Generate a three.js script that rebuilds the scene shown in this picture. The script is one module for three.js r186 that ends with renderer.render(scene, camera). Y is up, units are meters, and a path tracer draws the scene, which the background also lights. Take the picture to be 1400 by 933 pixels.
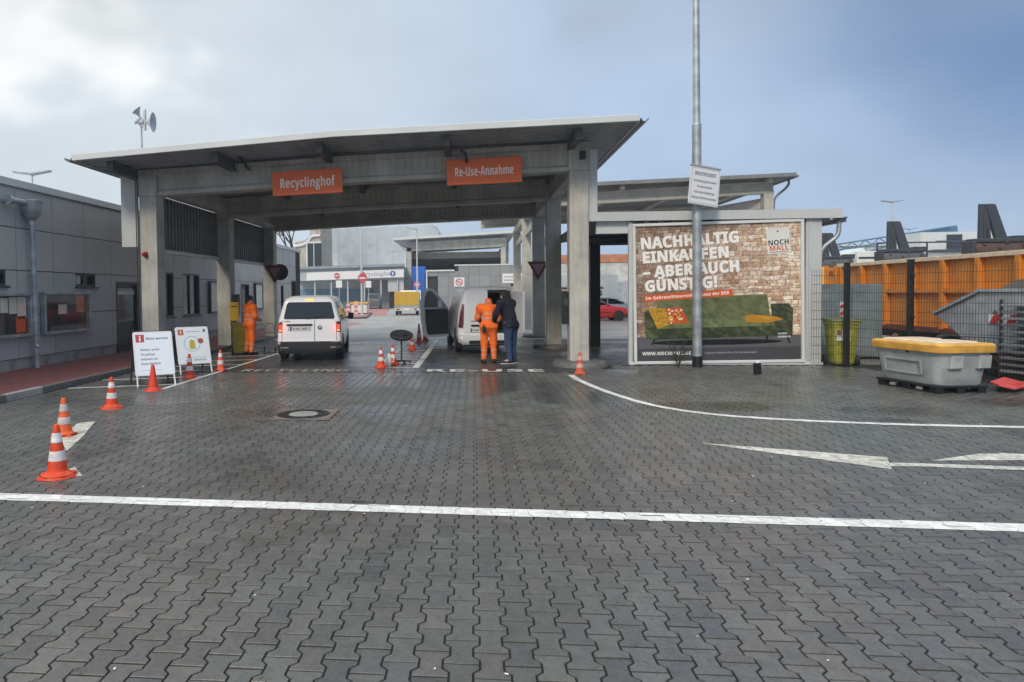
import * as THREE from 'three';
import { mergeGeometries, mergeVertices, toCreasedNormals } from 'three/addons/utils/BufferGeometryUtils.js';
import { RoundedBoxGeometry } from 'three/addons/geometries/RoundedBoxGeometry.js';
import { MarchingCubes } from 'three/addons/objects/MarchingCubes.js';
import { FontLoader } from 'three/addons/loaders/FontLoader.js';

// ------------------------------------------------------------------ camera, sky, sun, exposure
const scene = new THREE.Scene();
const D2R = Math.PI / 180;
const camera = new THREE.PerspectiveCamera(53.278, 1400 / 933, 0.1, 2000);
camera.position.set(0, 1.8, 0);
camera.rotation.order = 'YXZ';
camera.rotation.set(-1.7908 * D2R, 5.4217 * D2R, -0.6 * D2R);
camera.setViewOffset(1400, 933, 140, 36.5, 1400, 933);      // the photograph is a crop: its lens axis lies left of and above the middle

const renderer = new THREE.WebGLRenderer({ antialias: true });
renderer.setSize(1400, 933);
renderer.toneMapping = THREE.LinearToneMapping;
renderer.toneMappingExposure = 1.3;
renderer.shadowMap.enabled = true;

// random numbers and noise
function rng(seed) { let s = seed >>> 0; return () => { s = (s + 0x6d2b79f5) | 0; let t = Math.imul(s ^ (s >>> 15), 1 | s); t = (t + Math.imul(t ^ (t >>> 7), 61 | t)) ^ t; return ((t ^ (t >>> 14)) >>> 0) / 4294967296; }; }
const hash2 = (x, y, s) => { let h = Math.imul(x | 0, 374761393) ^ Math.imul(y | 0, 668265263) ^ Math.imul(s | 0, 2147483647 - 1013); h = Math.imul(h ^ (h >>> 13), 1274126177); return ((h ^ (h >>> 16)) >>> 0) / 4294967296; };
function vnoise(x, y, s, per = 0) {
  const xi = Math.floor(x), yi = Math.floor(y), fx = x - xi, fy = y - yi, u = fx * fx * (3 - 2 * fx), v = fy * fy * (3 - 2 * fy);
  const w = (a) => (per ? ((a % per) + per) % per : a);
  const a = hash2(w(xi), w(yi), s), b = hash2(w(xi + 1), w(yi), s), c = hash2(w(xi), w(yi + 1), s), d = hash2(w(xi + 1), w(yi + 1), s);
  return a + (b - a) * u + (c - a) * v + (a - b - c + d) * u * v;
}
function fbm(x, y, s, oct = 4, per = 0) { let a = 0.5, r = 0, n = 0; for (let i = 0; i < oct; i++) { r += a * vnoise(x, y, s + i * 17, per); n += a; a *= 0.5; x *= 2; y *= 2; per *= 2; } return r / n; }
const sst = (a, b, x) => { const t = Math.min(1, Math.max(0, (x - a) / (b - a))); return t * t * (3 - 2 * t); };
const lerp = (a, b, t) => a + (b - a) * t;
const mix3 = (a, b, t) => [lerp(a[0], b[0], t), lerp(a[1], b[1], t), lerp(a[2], b[2], t)];

// sky: thin bright cloud to the left, blue-grey cloud bank to the right, going on the same way all round
{
  const W = 1024, H = 512, data = new Float32Array(W * H * 4);
  for (let j = 0; j < H; j++) for (let i = 0; i < W; i++) {
    const el = ((j + 0.5) / H - 0.5) * Math.PI, u = ((i + 0.5) / W - 0.5) * 2 * Math.PI;   // u = atan2(z, x)
    const x = Math.cos(el) * Math.cos(u), y = Math.sin(el), z = Math.cos(el) * Math.sin(u);
    const az = Math.atan2(x, -z) / D2R, e = el / D2R;                                          // azimuth from -Z, right positive
    const px = x / (y + 0.32), pz = z / (y + 0.32);
    const n1 = fbm(px * 1.1 + 9, pz * 1.1 + 4, 3, 5), n2 = fbm(px * 2.7 + 31, pz * 2.7, 8, 5), n3 = fbm(px * 5 + 2, pz * 5 + 40, 12, 4);
    const turn = Math.sin((az - 2) * D2R);                                     // -1 on the left .. +1 on the right
    let c = mix3([0.54, 0.6, 0.65], [0.35, 0.45, 0.6], sst(-0.5, 0.2, turn + (n1 - 0.5) * 0.22));
    const bank = sst(0.24, 0.68, turn + (n1 - 0.5) * 0.3 + 0.002 * (e - 14)) * sst(0.5, 11, e + (n2 - 0.5) * 5) * sst(62, 24, e);
    c = mix3(c, [0.125, 0.215, 0.39], bank * 0.95);
    c = mix3(c, [0.3, 0.35, 0.41], 0.75 * sst(0.5, 0.72, n1 * 0.5 + n2 * 0.5 + 0.06) * sst(-0.1, 0.1, turn) * sst(13, 24, e));      // grey veil high in the middle
    c = mix3(c, [0.36, 0.46, 0.6], 0.85 * sst(0.1, 0.4, turn) * sst(9, 1.5, e + (n2 - 0.5) * 3));
    const puff = sst(0.46, 0.66, n2 + 0.25 * (n3 - 0.5)) * sst(-0.24, -0.5, turn) * sst(8, 16, e);
    c = mix3(c, [0.77, 0.785, 0.79], puff * 0.95);
    const grey = sst(0.5, 0.68, n1 * 0.6 + n3 * 0.4) * sst(-0.3, -0.56, turn) * sst(15, 21, e);
    c = mix3(c, [0.38, 0.415, 0.44], grey * 0.9);
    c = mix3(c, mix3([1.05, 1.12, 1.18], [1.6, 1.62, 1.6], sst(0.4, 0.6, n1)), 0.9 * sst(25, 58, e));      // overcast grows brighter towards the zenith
    const cl = 1 + (n2 - 0.5) * 0.22 + (n3 - 0.5) * 0.1; c = c.map((v) => v * cl);
    const o = (j * W + i) * 4; data[o] = c[0]; data[o + 1] = c[1]; data[o + 2] = c[2]; data[o + 3] = 1;
  }
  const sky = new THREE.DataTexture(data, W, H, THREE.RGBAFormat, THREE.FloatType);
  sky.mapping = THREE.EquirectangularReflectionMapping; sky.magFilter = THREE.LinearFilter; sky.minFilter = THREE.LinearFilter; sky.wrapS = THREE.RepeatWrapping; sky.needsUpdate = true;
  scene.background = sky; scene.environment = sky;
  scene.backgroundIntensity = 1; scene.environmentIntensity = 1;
}
const sun = new THREE.DirectionalLight(0xfff1de, 1.5);
sun.position.set(-17, 34, 28); sun.target.position.set(0, 0, -18);
sun.castShadow = true; sun.shadow.radius = 24; sun.shadow.mapSize.set(2048, 2048);
Object.assign(sun.shadow.camera, { left: -40, right: 40, top: 40, bottom: -40, near: 1, far: 140 });
scene.add(sun, sun.target);
scene.fog = new THREE.FogExp2(0xb4c3d2, 0.0011);

// ------------------------------------------------------------------ builders
const used = new Map();
function numbered(name) { const n = used.get(name) ?? 0; used.set(name, n + 1); return n ? `${name}_${String(n).padStart(3, '0')}` : name; }
function tag(o, label, category, group, kind) { if (label) o.userData.label = label; if (category) o.userData.category = category; if (group) o.userData.group = group; if (kind) o.userData.kind = kind; return o; }
function thing(name, label, category, pos = [0, 0, 0], ry = 0, group) {
  const g = new THREE.Group(); g.name = numbered(name); g.position.set(...pos); g.rotation.y = ry; scene.add(g);
  return tag(g, label, category, group);
}
function setting(name, label, pos = [0, 0, 0]) { const g = new THREE.Group(); g.name = numbered(name); g.position.set(...pos); scene.add(g); return tag(g, label, null, null, 'structure'); }
function uvMetres(g) {                         // planar uv in metres by the way each face looks
  g = g.index ? g.toNonIndexed() : g;
  const p = g.attributes.position, n = p.count, uv = new Float32Array(n * 2);
  for (let i = 0; i < n; i += 3) {
    const ax = p.getX(i), ay = p.getY(i), az = p.getZ(i), bx = p.getX(i + 1) - ax, by = p.getY(i + 1) - ay, bz = p.getZ(i + 1) - az, cx = p.getX(i + 2) - ax, cy = p.getY(i + 2) - ay, cz = p.getZ(i + 2) - az;
    const nx = Math.abs(by * cz - bz * cy), ny = Math.abs(bz * cx - bx * cz), nz = Math.abs(bx * cy - by * cx);
    for (let k = i; k < i + 3; k++) {
      const X = p.getX(k), Y = p.getY(k), Z = p.getZ(k);
      if (nx >= ny && nx >= nz) { uv[2 * k] = Z; uv[2 * k + 1] = Y; } else if (ny >= nz) { uv[2 * k] = X; uv[2 * k + 1] = Z; } else { uv[2 * k] = X; uv[2 * k + 1] = Y; }
    }
  }
  g.setAttribute('uv', new THREE.BufferAttribute(uv, 2));
  return g;
}
function mesh(name, geos, material, parent, opt = {}) {
  let list = (Array.isArray(geos) ? geos : [geos]).map((g) => (g.index ? g.toNonIndexed() : g));
  if (list.length > 1) {
    const colored = list.every((g) => g.attributes.color);
    list = list.map((g) => { const h = new THREE.BufferGeometry(); for (const k of ['position', 'normal', 'uv', ...(colored ? ['color'] : [])]) { if (!g.attributes[k]) { if (k === 'normal') g.computeVertexNormals(); else g.setAttribute(k, new THREE.BufferAttribute(new Float32Array(g.attributes.position.count * 2), 2)); } h.setAttribute(k, g.attributes[k]); } return h; });
  }
  let g = list.length > 1 ? mergeGeometries(list) : list[0];
  if (opt.uv !== 'keep') g = uvMetres(g);
  const m = new THREE.Mesh(g, material); m.castShadow = m.receiveShadow = true;
  m.name = parent === scene ? numbered(name) : name; parent.add(m);
  if (opt.at) m.position.set(...opt.at);
  if (opt.rot) m.rotation.set(...opt.rot);
  return tag(m, opt.label, opt.category, opt.group, opt.kind);
}
const M4 = new THREE.Matrix4(), EU = new THREE.Euler(), QU = new THREE.Quaternion(), V3 = (x, y, z) => new THREE.Vector3(x, y, z);
function put(g, x, y, z, rx = 0, ry = 0, rz = 0) { M4.compose(V3(x, y, z), QU.setFromEuler(EU.set(rx, ry, rz)), V3(1, 1, 1)); return g.applyMatrix4(M4); }
const box = (w, h, d, x = 0, y = 0, z = 0, rx = 0, ry = 0, rz = 0) => put(new THREE.BoxGeometry(w, h, d), x, y, z, rx, ry, rz);          // centred
const rbox = (w, h, d, r, x = 0, y = 0, z = 0, rx = 0, ry = 0, rz = 0, seg = 1) => put(new RoundedBoxGeometry(w, h, d, seg, Math.min(r, w / 2.01, h / 2.01, d / 2.01)), x, y, z, rx, ry, rz);
const span = (x0, x1, y0, y1, z0, z1, r = 0) => (r ? rbox(Math.abs(x1 - x0), Math.abs(y1 - y0), Math.abs(z1 - z0), r, (x0 + x1) / 2, (y0 + y1) / 2, (z0 + z1) / 2) : box(Math.abs(x1 - x0), Math.abs(y1 - y0), Math.abs(z1 - z0), (x0 + x1) / 2, (y0 + y1) / 2, (z0 + z1) / 2));
function rod(a, b, r0, r1 = r0, seg = 10) {      // straight bar between two points
  const A = V3(...a), B = V3(...b), d = B.clone().sub(A), L = d.length(), g = new THREE.CylinderGeometry(r1, r0, L, seg);
  M4.compose(A.add(B).multiplyScalar(0.5), QU.setFromUnitVectors(V3(0, 1, 0), d.normalize()), V3(1, 1, 1)); return g.applyMatrix4(M4);
}
function bar(a, b, w, h) {                         // straight bar of rectangular section
  const A = V3(...a), B = V3(...b), d = B.clone().sub(A), L = d.length(), g = new THREE.BoxGeometry(w, h, L);
  const m = new THREE.Matrix4().lookAt(A, B, Math.abs(d.y) > 0.95 * L ? V3(0, 0, 1) : V3(0, 1, 0)); m.setPosition(A.add(B).multiplyScalar(0.5)); return g.applyMatrix4(m);
}
const tube = (pts, r, seg = 24, rs = 8) => new THREE.TubeGeometry(new THREE.CatmullRomCurve3(pts.map((p) => V3(...p)), false, 'centripetal'), seg, r, rs);
const lathe = (pts, seg = 28) => new THREE.LatheGeometry(pts.map(([r, y]) => new THREE.Vector2(r, y)), seg);
function shapeOf(pts) { const s = new THREE.Shape(); pts.forEach(([x, y], i) => (i ? s.lineTo(x, y) : s.moveTo(x, y))); return s; }
function rrect(x0, y0, x1, y1, r, n = 4) {       // points of a rounded rectangle
  const p = []; for (const [cx, cy, a0] of [[x1 - r, y1 - r, 0], [x0 + r, y1 - r, 90], [x0 + r, y0 + r, 180], [x1 - r, y0 + r, 270]]) for (let i = 0; i <= n; i++) { const a = (a0 + (90 * i) / n) * D2R; p.push([cx + r * Math.cos(a), cy + r * Math.sin(a)]); } return p;
}
const slab = (pts, depth, bevel = 0) => new THREE.ExtrudeGeometry(shapeOf(pts), { depth, bevelEnabled: bevel > 0, bevelThickness: bevel, bevelSize: bevel, bevelOffset: -bevel, bevelSegments: 1, curveSegments: 6 });
function sweepX(profile, path) {                 // profile of [z, y] carried along a path of [x, y]; closed, capped
  const pos = [], n = profile.length, V = (i, k) => [path[i][0], path[i][1] + profile[k][1], profile[k][0]];
  for (let i = 0; i < path.length - 1; i++) for (let k = 0; k < n; k++) { const a = V(i, k), b = V(i + 1, k), c = V(i + 1, (k + 1) % n), d = V(i, (k + 1) % n); pos.push(...a, ...b, ...c, ...a, ...c, ...d); }
  const tri = THREE.ShapeUtils.triangulateShape(profile.map(([z, y]) => new THREE.Vector2(z, y)), []);
  for (const [a, b, c] of tri) { pos.push(...V(0, a), ...V(0, b), ...V(0, c)); const e = path.length - 1; pos.push(...V(e, a), ...V(e, c), ...V(e, b)); }
  const g = new THREE.BufferGeometry(); g.setAttribute('position', new THREE.Float32BufferAttribute(pos, 3)); g.computeVertexNormals(); return g;
}

// ------------------------------------------------------------------ textures and materials
function dataTex(n, fn, srgb = false, m = n) {
  const d = new Uint8Array(n * m * 4);
  for (let j = 0; j < m; j++) for (let i = 0; i < n; i++) { const c = fn(i / n, j / m, i, j), o = (j * n + i) * 4; const a = Array.isArray(c) ? c : [c, c, c]; for (let k = 0; k < 3; k++) d[o + k] = Math.max(0, Math.min(255, a[k] * 255)); d[o + 3] = 255; }
  const t = new THREE.DataTexture(d, n, m); t.wrapS = t.wrapT = THREE.RepeatWrapping; t.magFilter = THREE.LinearFilter; t.minFilter = THREE.LinearMipmapLinearFilter; if (srgb) t.colorSpace = THREE.SRGBColorSpace; t.needsUpdate = true; return t;
}
const rep = (t, sx, sy = sx, ox = 0, oy = 0) => { const c = t.clone(); c.repeat.set(sx, sy); c.offset.set(ox, oy); c.needsUpdate = true; return c; };
const grainTex = dataTex(512, (u, v, i, j) => { const f = fbm(u * 64, v * 64, 5, 3, 64), g = hash2(i, j, 9), s = fbm(u * 10, v * 10, 7, 3, 10); return 0.85 + 0.5 * (f - 0.5) + 0.26 * (g - 0.5) + 0.36 * (s - 0.5) - (g > 0.992 ? 0.3 : 0) - (hash2(i >> 2, j >> 2, 31) > 0.9965 ? 0.55 : 0) - (hash2(i >> 3, j >> 3, 32) > 0.997 ? 0.3 : 0) + (hash2(i >> 1, j >> 1, 77) > 0.995 ? 0.3 : 0); });
const grimeTex = dataTex(512, (u, v) => { const f = fbm(u * 6, v * 6, 21, 5, 6), g = fbm(u * 40, v * 40, 22, 3, 40); return 0.86 + (f - 0.5) * 0.75 + (g - 0.5) * 0.22; });
const streakTex = dataTex(512, (u, v) => { const f = fbm(u * 48, v * 4, 41, 4, 4), g = fbm(u * 5, v * 5, 42, 4, 5), h = fbm(u * 90, v * 90, 43, 2, 90); return 0.86 + (f - 0.5) * 0.26 + (g - 0.5) * 0.5 + (h - 0.5) * 0.2; });
const panelTex = dataTex(256, (u, v) => 0.93 + (fbm(u * 5, v * 5, 25, 4, 5) - 0.5) * 0.2 + (fbm(u * 60, v * 3, 26, 2, 3) - 0.5) * 0.06);
const noiseTex = dataTex(256, (u, v, i, j) => 0.5 + (fbm(u * 32, v * 32, 61, 3, 32) - 0.5) * 0.9 + (hash2(i, j, 3) - 0.5) * 0.15);
function mat(color, roughness = 0.6, o = {}) {
  const { phys, ...rest } = o; const c = new THREE.Color(); Array.isArray(color) ? c.setRGB(...color) : c.setRGB(color, color, color);
  return new (phys ? THREE.MeshPhysicalMaterial : THREE.MeshStandardMaterial)({ color: c, roughness, metalness: 0, ...rest });
}
const worn = (color, rough, tex = grimeTex, s = 0.4, o = {}) => mat(color, rough, { map: rep(tex, s), ...o });   // colour x greyscale texture
const C = {
  concrete: worn([0.54, 0.52, 0.46], 0.88, streakTex, 0.45, { bumpMap: rep(noiseTex, 3), bumpScale: 0.002 }),
    plinth: worn([0.36, 0.36, 0.35], 0.85, grimeTex, 0.8),
  panel: worn([0.47, 0.475, 0.465], 0.5, panelTex, 0.22), panelB: worn([0.445, 0.45, 0.445], 0.5, panelTex, 0.27), panelC: worn([0.49, 0.495, 0.485], 0.48, panelTex, 0.24),
  joint: mat(0.02, 0.9), dark: mat(0.018, 0.6), black: mat(0.01, 0.45), rubber: mat(0.022, 0.75),
  whitePaintMetal: worn([0.72, 0.74, 0.73], 0.45, panelTex, 0.3), paleMetal: worn([0.55, 0.57, 0.56], 0.42, panelTex, 0.35),
  fascia: worn([0.62, 0.65, 0.64], 0.45, panelTex, 0.3), roofUnder: worn([0.4, 0.41, 0.43], 0.5, grimeTex, 0.5), purlin: worn([0.1, 0.105, 0.115], 0.55, grimeTex, 0.8),
  cladding: worn([0.17, 0.17, 0.165], 0.5, grimeTex, 0.6), steel: mat([0.42, 0.45, 0.47], 0.42, { metalness: 0.7, map: rep(grimeTex, 1.3) }), zinc: mat([0.45, 0.49, 0.52], 0.5, { metalness: 0.55, map: rep(grimeTex, 0.9) }),
  darkSteel: mat([0.06, 0.065, 0.075], 0.45, { metalness: 0.3 }), gutter: mat([0.2, 0.22, 0.23], 0.45, { metalness: 0.5 }),
  glass: mat([0.012, 0.015, 0.018], 0.06, { phys: true, clearcoat: 0.5 }), windowFrame: mat([0.03, 0.032, 0.036], 0.4),
  pane: mat([1, 1, 1], 0.02, { phys: true, transmission: 1, thickness: 0, ior: 1.5 }),
  paper: mat([0.78, 0.79, 0.76], 0.8), orangeSign: mat([0.85, 0.16, 0.025], 0.45),
  coneOrange: mat([0.84, 0.075, 0.018], 0.5, { map: rep(grimeTex, 3) }), coneWhite: worn([0.86, 0.84, 0.84], 0.5, grimeTex, 4), coneDull: mat([0.5, 0.06, 0.025], 0.6, { map: rep(grimeTex, 3) }),
  paint: worn([0.84, 0.84, 0.8], 0.55, grimeTex, 1.6), paintOld: worn([0.42, 0.41, 0.37], 0.65, grimeTex, 1.2),
  redAsphalt: worn([0.19, 0.055, 0.05], 0.8, grimeTex, 0.9, { bumpMap: rep(grainTex, 1.5), bumpScale: 0.003 }), kerb: worn([0.15, 0.15, 0.145], 0.6, grimeTex, 1.5),
  vanWhite: mat([0.84, 0.85, 0.86], 0.3, { phys: true, clearcoat: 0.7, clearcoatRoughness: 0.12 }), vanGrey: mat([0.76, 0.78, 0.8], 0.32, { phys: true, clearcoat: 0.7, clearcoatRoughness: 0.12 }), plastic: mat([0.025, 0.026, 0.028], 0.55),
  carRed: mat([0.52, 0.015, 0.018], 0.25, { phys: true, clearcoat: 0.8 }), tail: mat([0.3, 0.01, 0.01], 0.2, { phys: true, clearcoat: 1 }), tailDark: mat([0.12, 0.012, 0.015], 0.2, { phys: true, clearcoat: 1 }), rim: mat([0.5, 0.51, 0.53], 0.35, { metalness: 0.8 }),
  hiVis: mat([0.95, 0.17, 0.012], 0.75, { bumpMap: rep(noiseTex, 6), bumpScale: 0.004 }), reflective: mat([0.4, 0.4, 0.38], 0.4), skin: mat([0.5, 0.3, 0.21], 0.55), navy: mat([0.006, 0.007, 0.016], 0.85), jeans: worn([0.035, 0.065, 0.14], 0.85, grimeTex, 3), hair: mat([0.015, 0.012, 0.01], 0.8), sole: mat([0.6, 0.6, 0.6], 0.7),
  yellowBox: mat([0.62, 0.36, 0.02], 0.5), binYellow: mat([0.44, 0.43, 0.05], 0.5, { map: rep(grimeTex, 1.5) }), binOlive: mat([0.3, 0.24, 0.02], 0.55, { map: rep(grimeTex, 1.5) }),
  skipOrange: mat([0.7, 0.24, 0.02], 0.5, { map: rep(streakTex, 0.5), bumpMap: rep(grimeTex, 0.7), bumpScale: 0.006 }), skipGrey: worn([0.42, 0.45, 0.48], 0.45, grimeTex, 0.7), gritBody: worn([0.4, 0.43, 0.43], 0.5, grimeTex, 0.9), gritLid: worn([0.78, 0.42, 0.07], 0.5, grimeTex, 1.1), gritTop: worn([0.75, 0.6, 0.42], 0.55, grimeTex, 1.4),
  hall: worn([0.5, 0.555, 0.59], 0.6, grimeTex, 0.03), wood: worn([0.4, 0.16, 0.05], 0.7, streakTex, 1), bark: mat([0.07, 0.06, 0.05], 0.9), blue: mat([0.015, 0.12, 0.55], 0.45), craneBlue: mat([0.06, 0.16, 0.26], 0.5), cream: worn([0.5, 0.46, 0.38], 0.8, grimeTex, 0.3), pinkRoad: worn([0.45, 0.22, 0.2], 0.7, grimeTex, 0.4), plateWhite: mat([0.72, 0.73, 0.73], 0.5), red: mat([0.55, 0.03, 0.03], 0.5), yellowTarp: mat([0.68, 0.44, 0.06], 0.55, { bumpMap: rep(noiseTex, 1.2), bumpScale: 0.05 }),
};
function canvas(w, h, draw) { const c = document.createElement('canvas'); c.width = w; c.height = h; const x = c.getContext('2d'); draw(x, w, h); const t = new THREE.CanvasTexture(c); t.colorSpace = THREE.SRGBColorSpace; t.magFilter = THREE.LinearFilter; return t; }
const print = (t, rough = 0.5) => new THREE.MeshStandardMaterial({ map: t, roughness: rough });
const decal = (w, h, x, y, z, rx = 0, ry = 0, rz = 0) => put(new THREE.PlaneGeometry(w, h), x, y, z, rx, ry, rz);

// ------------------------------------------------------------------ ground, paving, kerb, markings
const wetSpots = [[-2.2, -10.4, 1.5, 0.55], [-2.4, -13.6, 1.3, 1.6], [-2.7, -18.6, 0.9, 2.4], [-3.2, -22.5, 1.6, 2.6], [0.4, -13.2, 2, 1.5], [3.9, -10.9, 1.5, 0.65], [6.3, -10.6, 1.2, 0.55], [5.6, -9.8, 0.5, 0.18], [8.3, -11.4, 1.1, 0.5], [-0.2, -24, 3, 1.6], [1.6, -12, 1.4, 1.2], [-6.7, -14.4, 0.9, 2.2]];
function wet(x, z) { let w = 0; const n = fbm(x * 1.3 + 50, z * 1.3 + 80, 71, 4) - 0.5; for (const [cx, cz, a, b] of wetSpots) { const d = Math.hypot((x - cx) / a, (z - cz) / b) + n * 1.3; w = Math.max(w, sst(1.05, 0.45, d)); } return w; }
const wetTex = dataTex(1024, (u, v, i, j) => {
  const x = u * 40 - 20, z = v * 40 - 36, n = fbm(x * 0.9, z * 0.9, 81, 4), f = vnoise(x * 9, z * 9, 84) * 0.6 + vnoise(x * 31, z * 31, 85) * 0.4, w = wet(x, z);
  return lerp(0.37 + (n - 0.5) * 0.62 + (f - 0.5) * 0.16, 0.13 + 0.12 * f, w * 0.85);
});
wetTex.repeat.set(1 / 40, 1 / 40); wetTex.offset.set(0.5, 0.9);
const paverMat = new THREE.MeshStandardMaterial({ vertexColors: true, map: rep(grainTex, 1.1), roughnessMap: wetTex, roughness: 1, bumpMap: rep(grainTex, 1.1), bumpScale: 0.0016 });
const apronMat = new THREE.MeshStandardMaterial({ color: new THREE.Color().setRGB(0.05, 0.05, 0.049), map: rep(grimeTex, 0.35), roughnessMap: wetTex, roughness: 0.95, bumpMap: rep(grainTex, 0.9), bumpScale: 0.003 });  // wet asphalt, its colour lowered further to deepen the shade under the canopy
const roadMat = new THREE.MeshStandardMaterial({ color: new THREE.Color().setRGB(0.4, 0.39, 0.37), map: rep(grimeTex, 0.16), roughness: 0.55, bumpMap: rep(grainTex, 0.6), bumpScale: 0.004 });
const flat = (x0, x1, z0, z1, y) => put(new THREE.PlaneGeometry(x1 - x0, z1 - z0), (x0 + x1) / 2, y, (z0 + z1) / 2, -Math.PI / 2);

mesh('ground', flat(-900, 900, -1400, 300, -0.05), worn([0.22, 0.22, 0.21], 0.8, grimeTex, 0.1), scene, { kind: 'structure', label: 'flat ground of the yard running out to the horizon' });
const PX = 0.1478, PZ = 0.2295, GAP = 0.005;
const paving = setting('paving', 'dark grey interlocking concrete pavers of the wet forecourt');
mesh('bedding', flat(-8.05, 22, -17.4, 6, -0.0075), mat([0.012, 0.012, 0.011], 0.95), paving);
const outline = (g) => { const W = PX / 2 + 0.0165 - g, N = PX / 2 - 0.0165 - g, L = PZ / 2 - g * 1.35, a = 0.042 + g * 0.4, b = 0.073 + g * 0.4; const q = [[W, L], [W, b], [N, a], [N, -a], [W, -b], [W, -L]]; return [...q, ...q.map(([x, z]) => [-x, -z])].map(([x, z]) => [x, z]); };
const oTop = outline(GAP + 0.0018), oEdge = outline(GAP);
const oPaint = outline(0.0012);
const topTri = THREE.ShapeUtils.triangulateShape(oTop.map(([x, z]) => new THREE.Vector2(x, z)), []);
const manhole = [-2.57, -10.0], inFrame = (x, z) => { const a = 15, d = Math.tan((37 + a * 0) * D2R); const px = (x) / -z; return z < -2.6 && px > -0.74 && px < 0.74 && d; };
const pavers = [];
{
  const r = rng(11);
  for (let ix = -54; ix <= 110; ix++) for (let iz = -3; iz <= 76; iz++) {
    const x = (ix + 0.5) * PX, z = -2.1 + 4 * PZ - iz * PZ - (ix & 1 ? PZ / 2 : 0);
    const rr = [r(), r(), r(), r(), r(), r()];
    const back = x < -5.9 ? -15.35 : x < 2.3 ? -15.35 : x < 8.4 ? -16.75 : -16.75 + (x - 8.4) * 2.6;
    if (x < -7.97 || z < back || (x > 9.7 && z < -12.6)) continue;
    if (z < -1.6 && Math.abs(x) > 3 - z * 1.25) continue;
    if (Math.abs(x - manhole[0]) < 0.45 && Math.abs(z - manhole[1]) < 0.45) continue;
    if (Math.abs(x - 2.54) < 0.72 && Math.abs(z + 16.75) < 0.7) continue;
    pavers.push({ x, z, h: (rr[0] - 0.5) * 0.0024 + (rr[5] > 0.97 ? -0.003 : 0), tx: (rr[1] - 0.5) * 0.018, tz: (rr[2] - 0.5) * 0.018, t: rr[3], v: rr[4], d: Math.hypot(x, z) + (inFrame(x, z) ? 0 : 100) });
  }
  pavers.sort((a, b) => a.d - b.d);
}
const paverY = (p, dx, dz) => p.h + p.tx * dx + p.tz * dz;
function paverColor(p) {
  const n = fbm(p.x * 0.5 + 7, p.z * 0.5, 91, 3), m = fbm(p.x * 0.35 + 60, p.z * 0.35 + 9, 95, 3);
  let c = [0.146, 0.148, 0.135];
  c = mix3(c, [0.158, 0.139, 0.124], sst(0.45, 0.7, n) * 0.55 + (p.t > 0.88 ? 0.35 : 0)); c = mix3(c, [0.124, 0.134, 0.115], sst(0.5, 0.7, m) * 0.7); c = mix3(c, [0.107, 0.107, 0.112], p.t < 0.12 ? 0.45 : 0);
  const k = (p.t > 0.5 && p.t < 0.55 ? 0.78 : 1) * (0.85 + 0.3 * p.v) * (1 - 0.42 * wet(p.x, p.z)) * (0.84 + 0.3 * (m - 0.5)); return c.map((a) => a * k);
}
function paverArrays(p, far, out) {
  const c = paverColor(p), P = (q, i, y) => [p.x + q[i][0], paverY(p, q[i][0], q[i][1]) + y, p.z + q[i][1]];
  const tri = (a, b, d) => { const ux = b[0] - a[0], uy = b[1] - a[1], uz = b[2] - a[2], vx = d[0] - a[0], vy = d[1] - a[1], vz = d[2] - a[2]; let nx = uy * vz - uz * vy, ny = uz * vx - ux * vz, nz = ux * vy - uy * vx; const s = ny < 0 ? -1 : 1, l = s / (Math.hypot(nx, ny, nz) || 1); const o = s < 0 ? [a, d, b] : [a, b, d]; for (const q of o) { out.pos.push(...q); out.nor.push(nx * l, ny * l, nz * l); out.uv.push(q[0], q[2]); out.col.push(...c); } };
  for (const [i, j, k] of topTri) tri(P(oTop, i, 0), P(oTop, j, 0), P(oTop, k, 0));
  for (let i = 0; i < 12; i++) { const j = (i + 1) % 12; tri(P(oTop, i, 0), P(oTop, j, 0), P(oEdge, j, -0.003)); tri(P(oTop, i, 0), P(oEdge, j, -0.003), P(oEdge, i, -0.003)); if (!far) { tri(P(oEdge, i, -0.003), P(oEdge, j, -0.003), P(oEdge, j, -0.021)); tri(P(oEdge, i, -0.003), P(oEdge, j, -0.021), P(oEdge, i, -0.021)); } }
}
function fromArrays(o) { const g = new THREE.BufferGeometry(); g.setAttribute('position', new THREE.Float32BufferAttribute(o.pos, 3)); g.setAttribute('normal', new THREE.Float32BufferAttribute(o.nor, 3)); g.setAttribute('uv', new THREE.Float32BufferAttribute(o.uv, 2)); if (o.col.length) g.setAttribute('color', new THREE.Float32BufferAttribute(o.col, 3)); return g; }
const newArrays = () => ({ pos: [], nor: [], uv: [], col: [] });
pavers.slice(0, 300).forEach((p) => { const o = newArrays(); paverArrays(p, false, o); mesh('paver', fromArrays(o), paverMat, paving, { uv: 'keep' }); });
{ const o = newArrays(); pavers.slice(300).forEach((p) => paverArrays(p, p.d > 11 && p.d < 100, o)); mesh('paver_field', fromArrays(o), paverMat, paving, { uv: 'keep', kind: 'stuff' }); }

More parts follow.
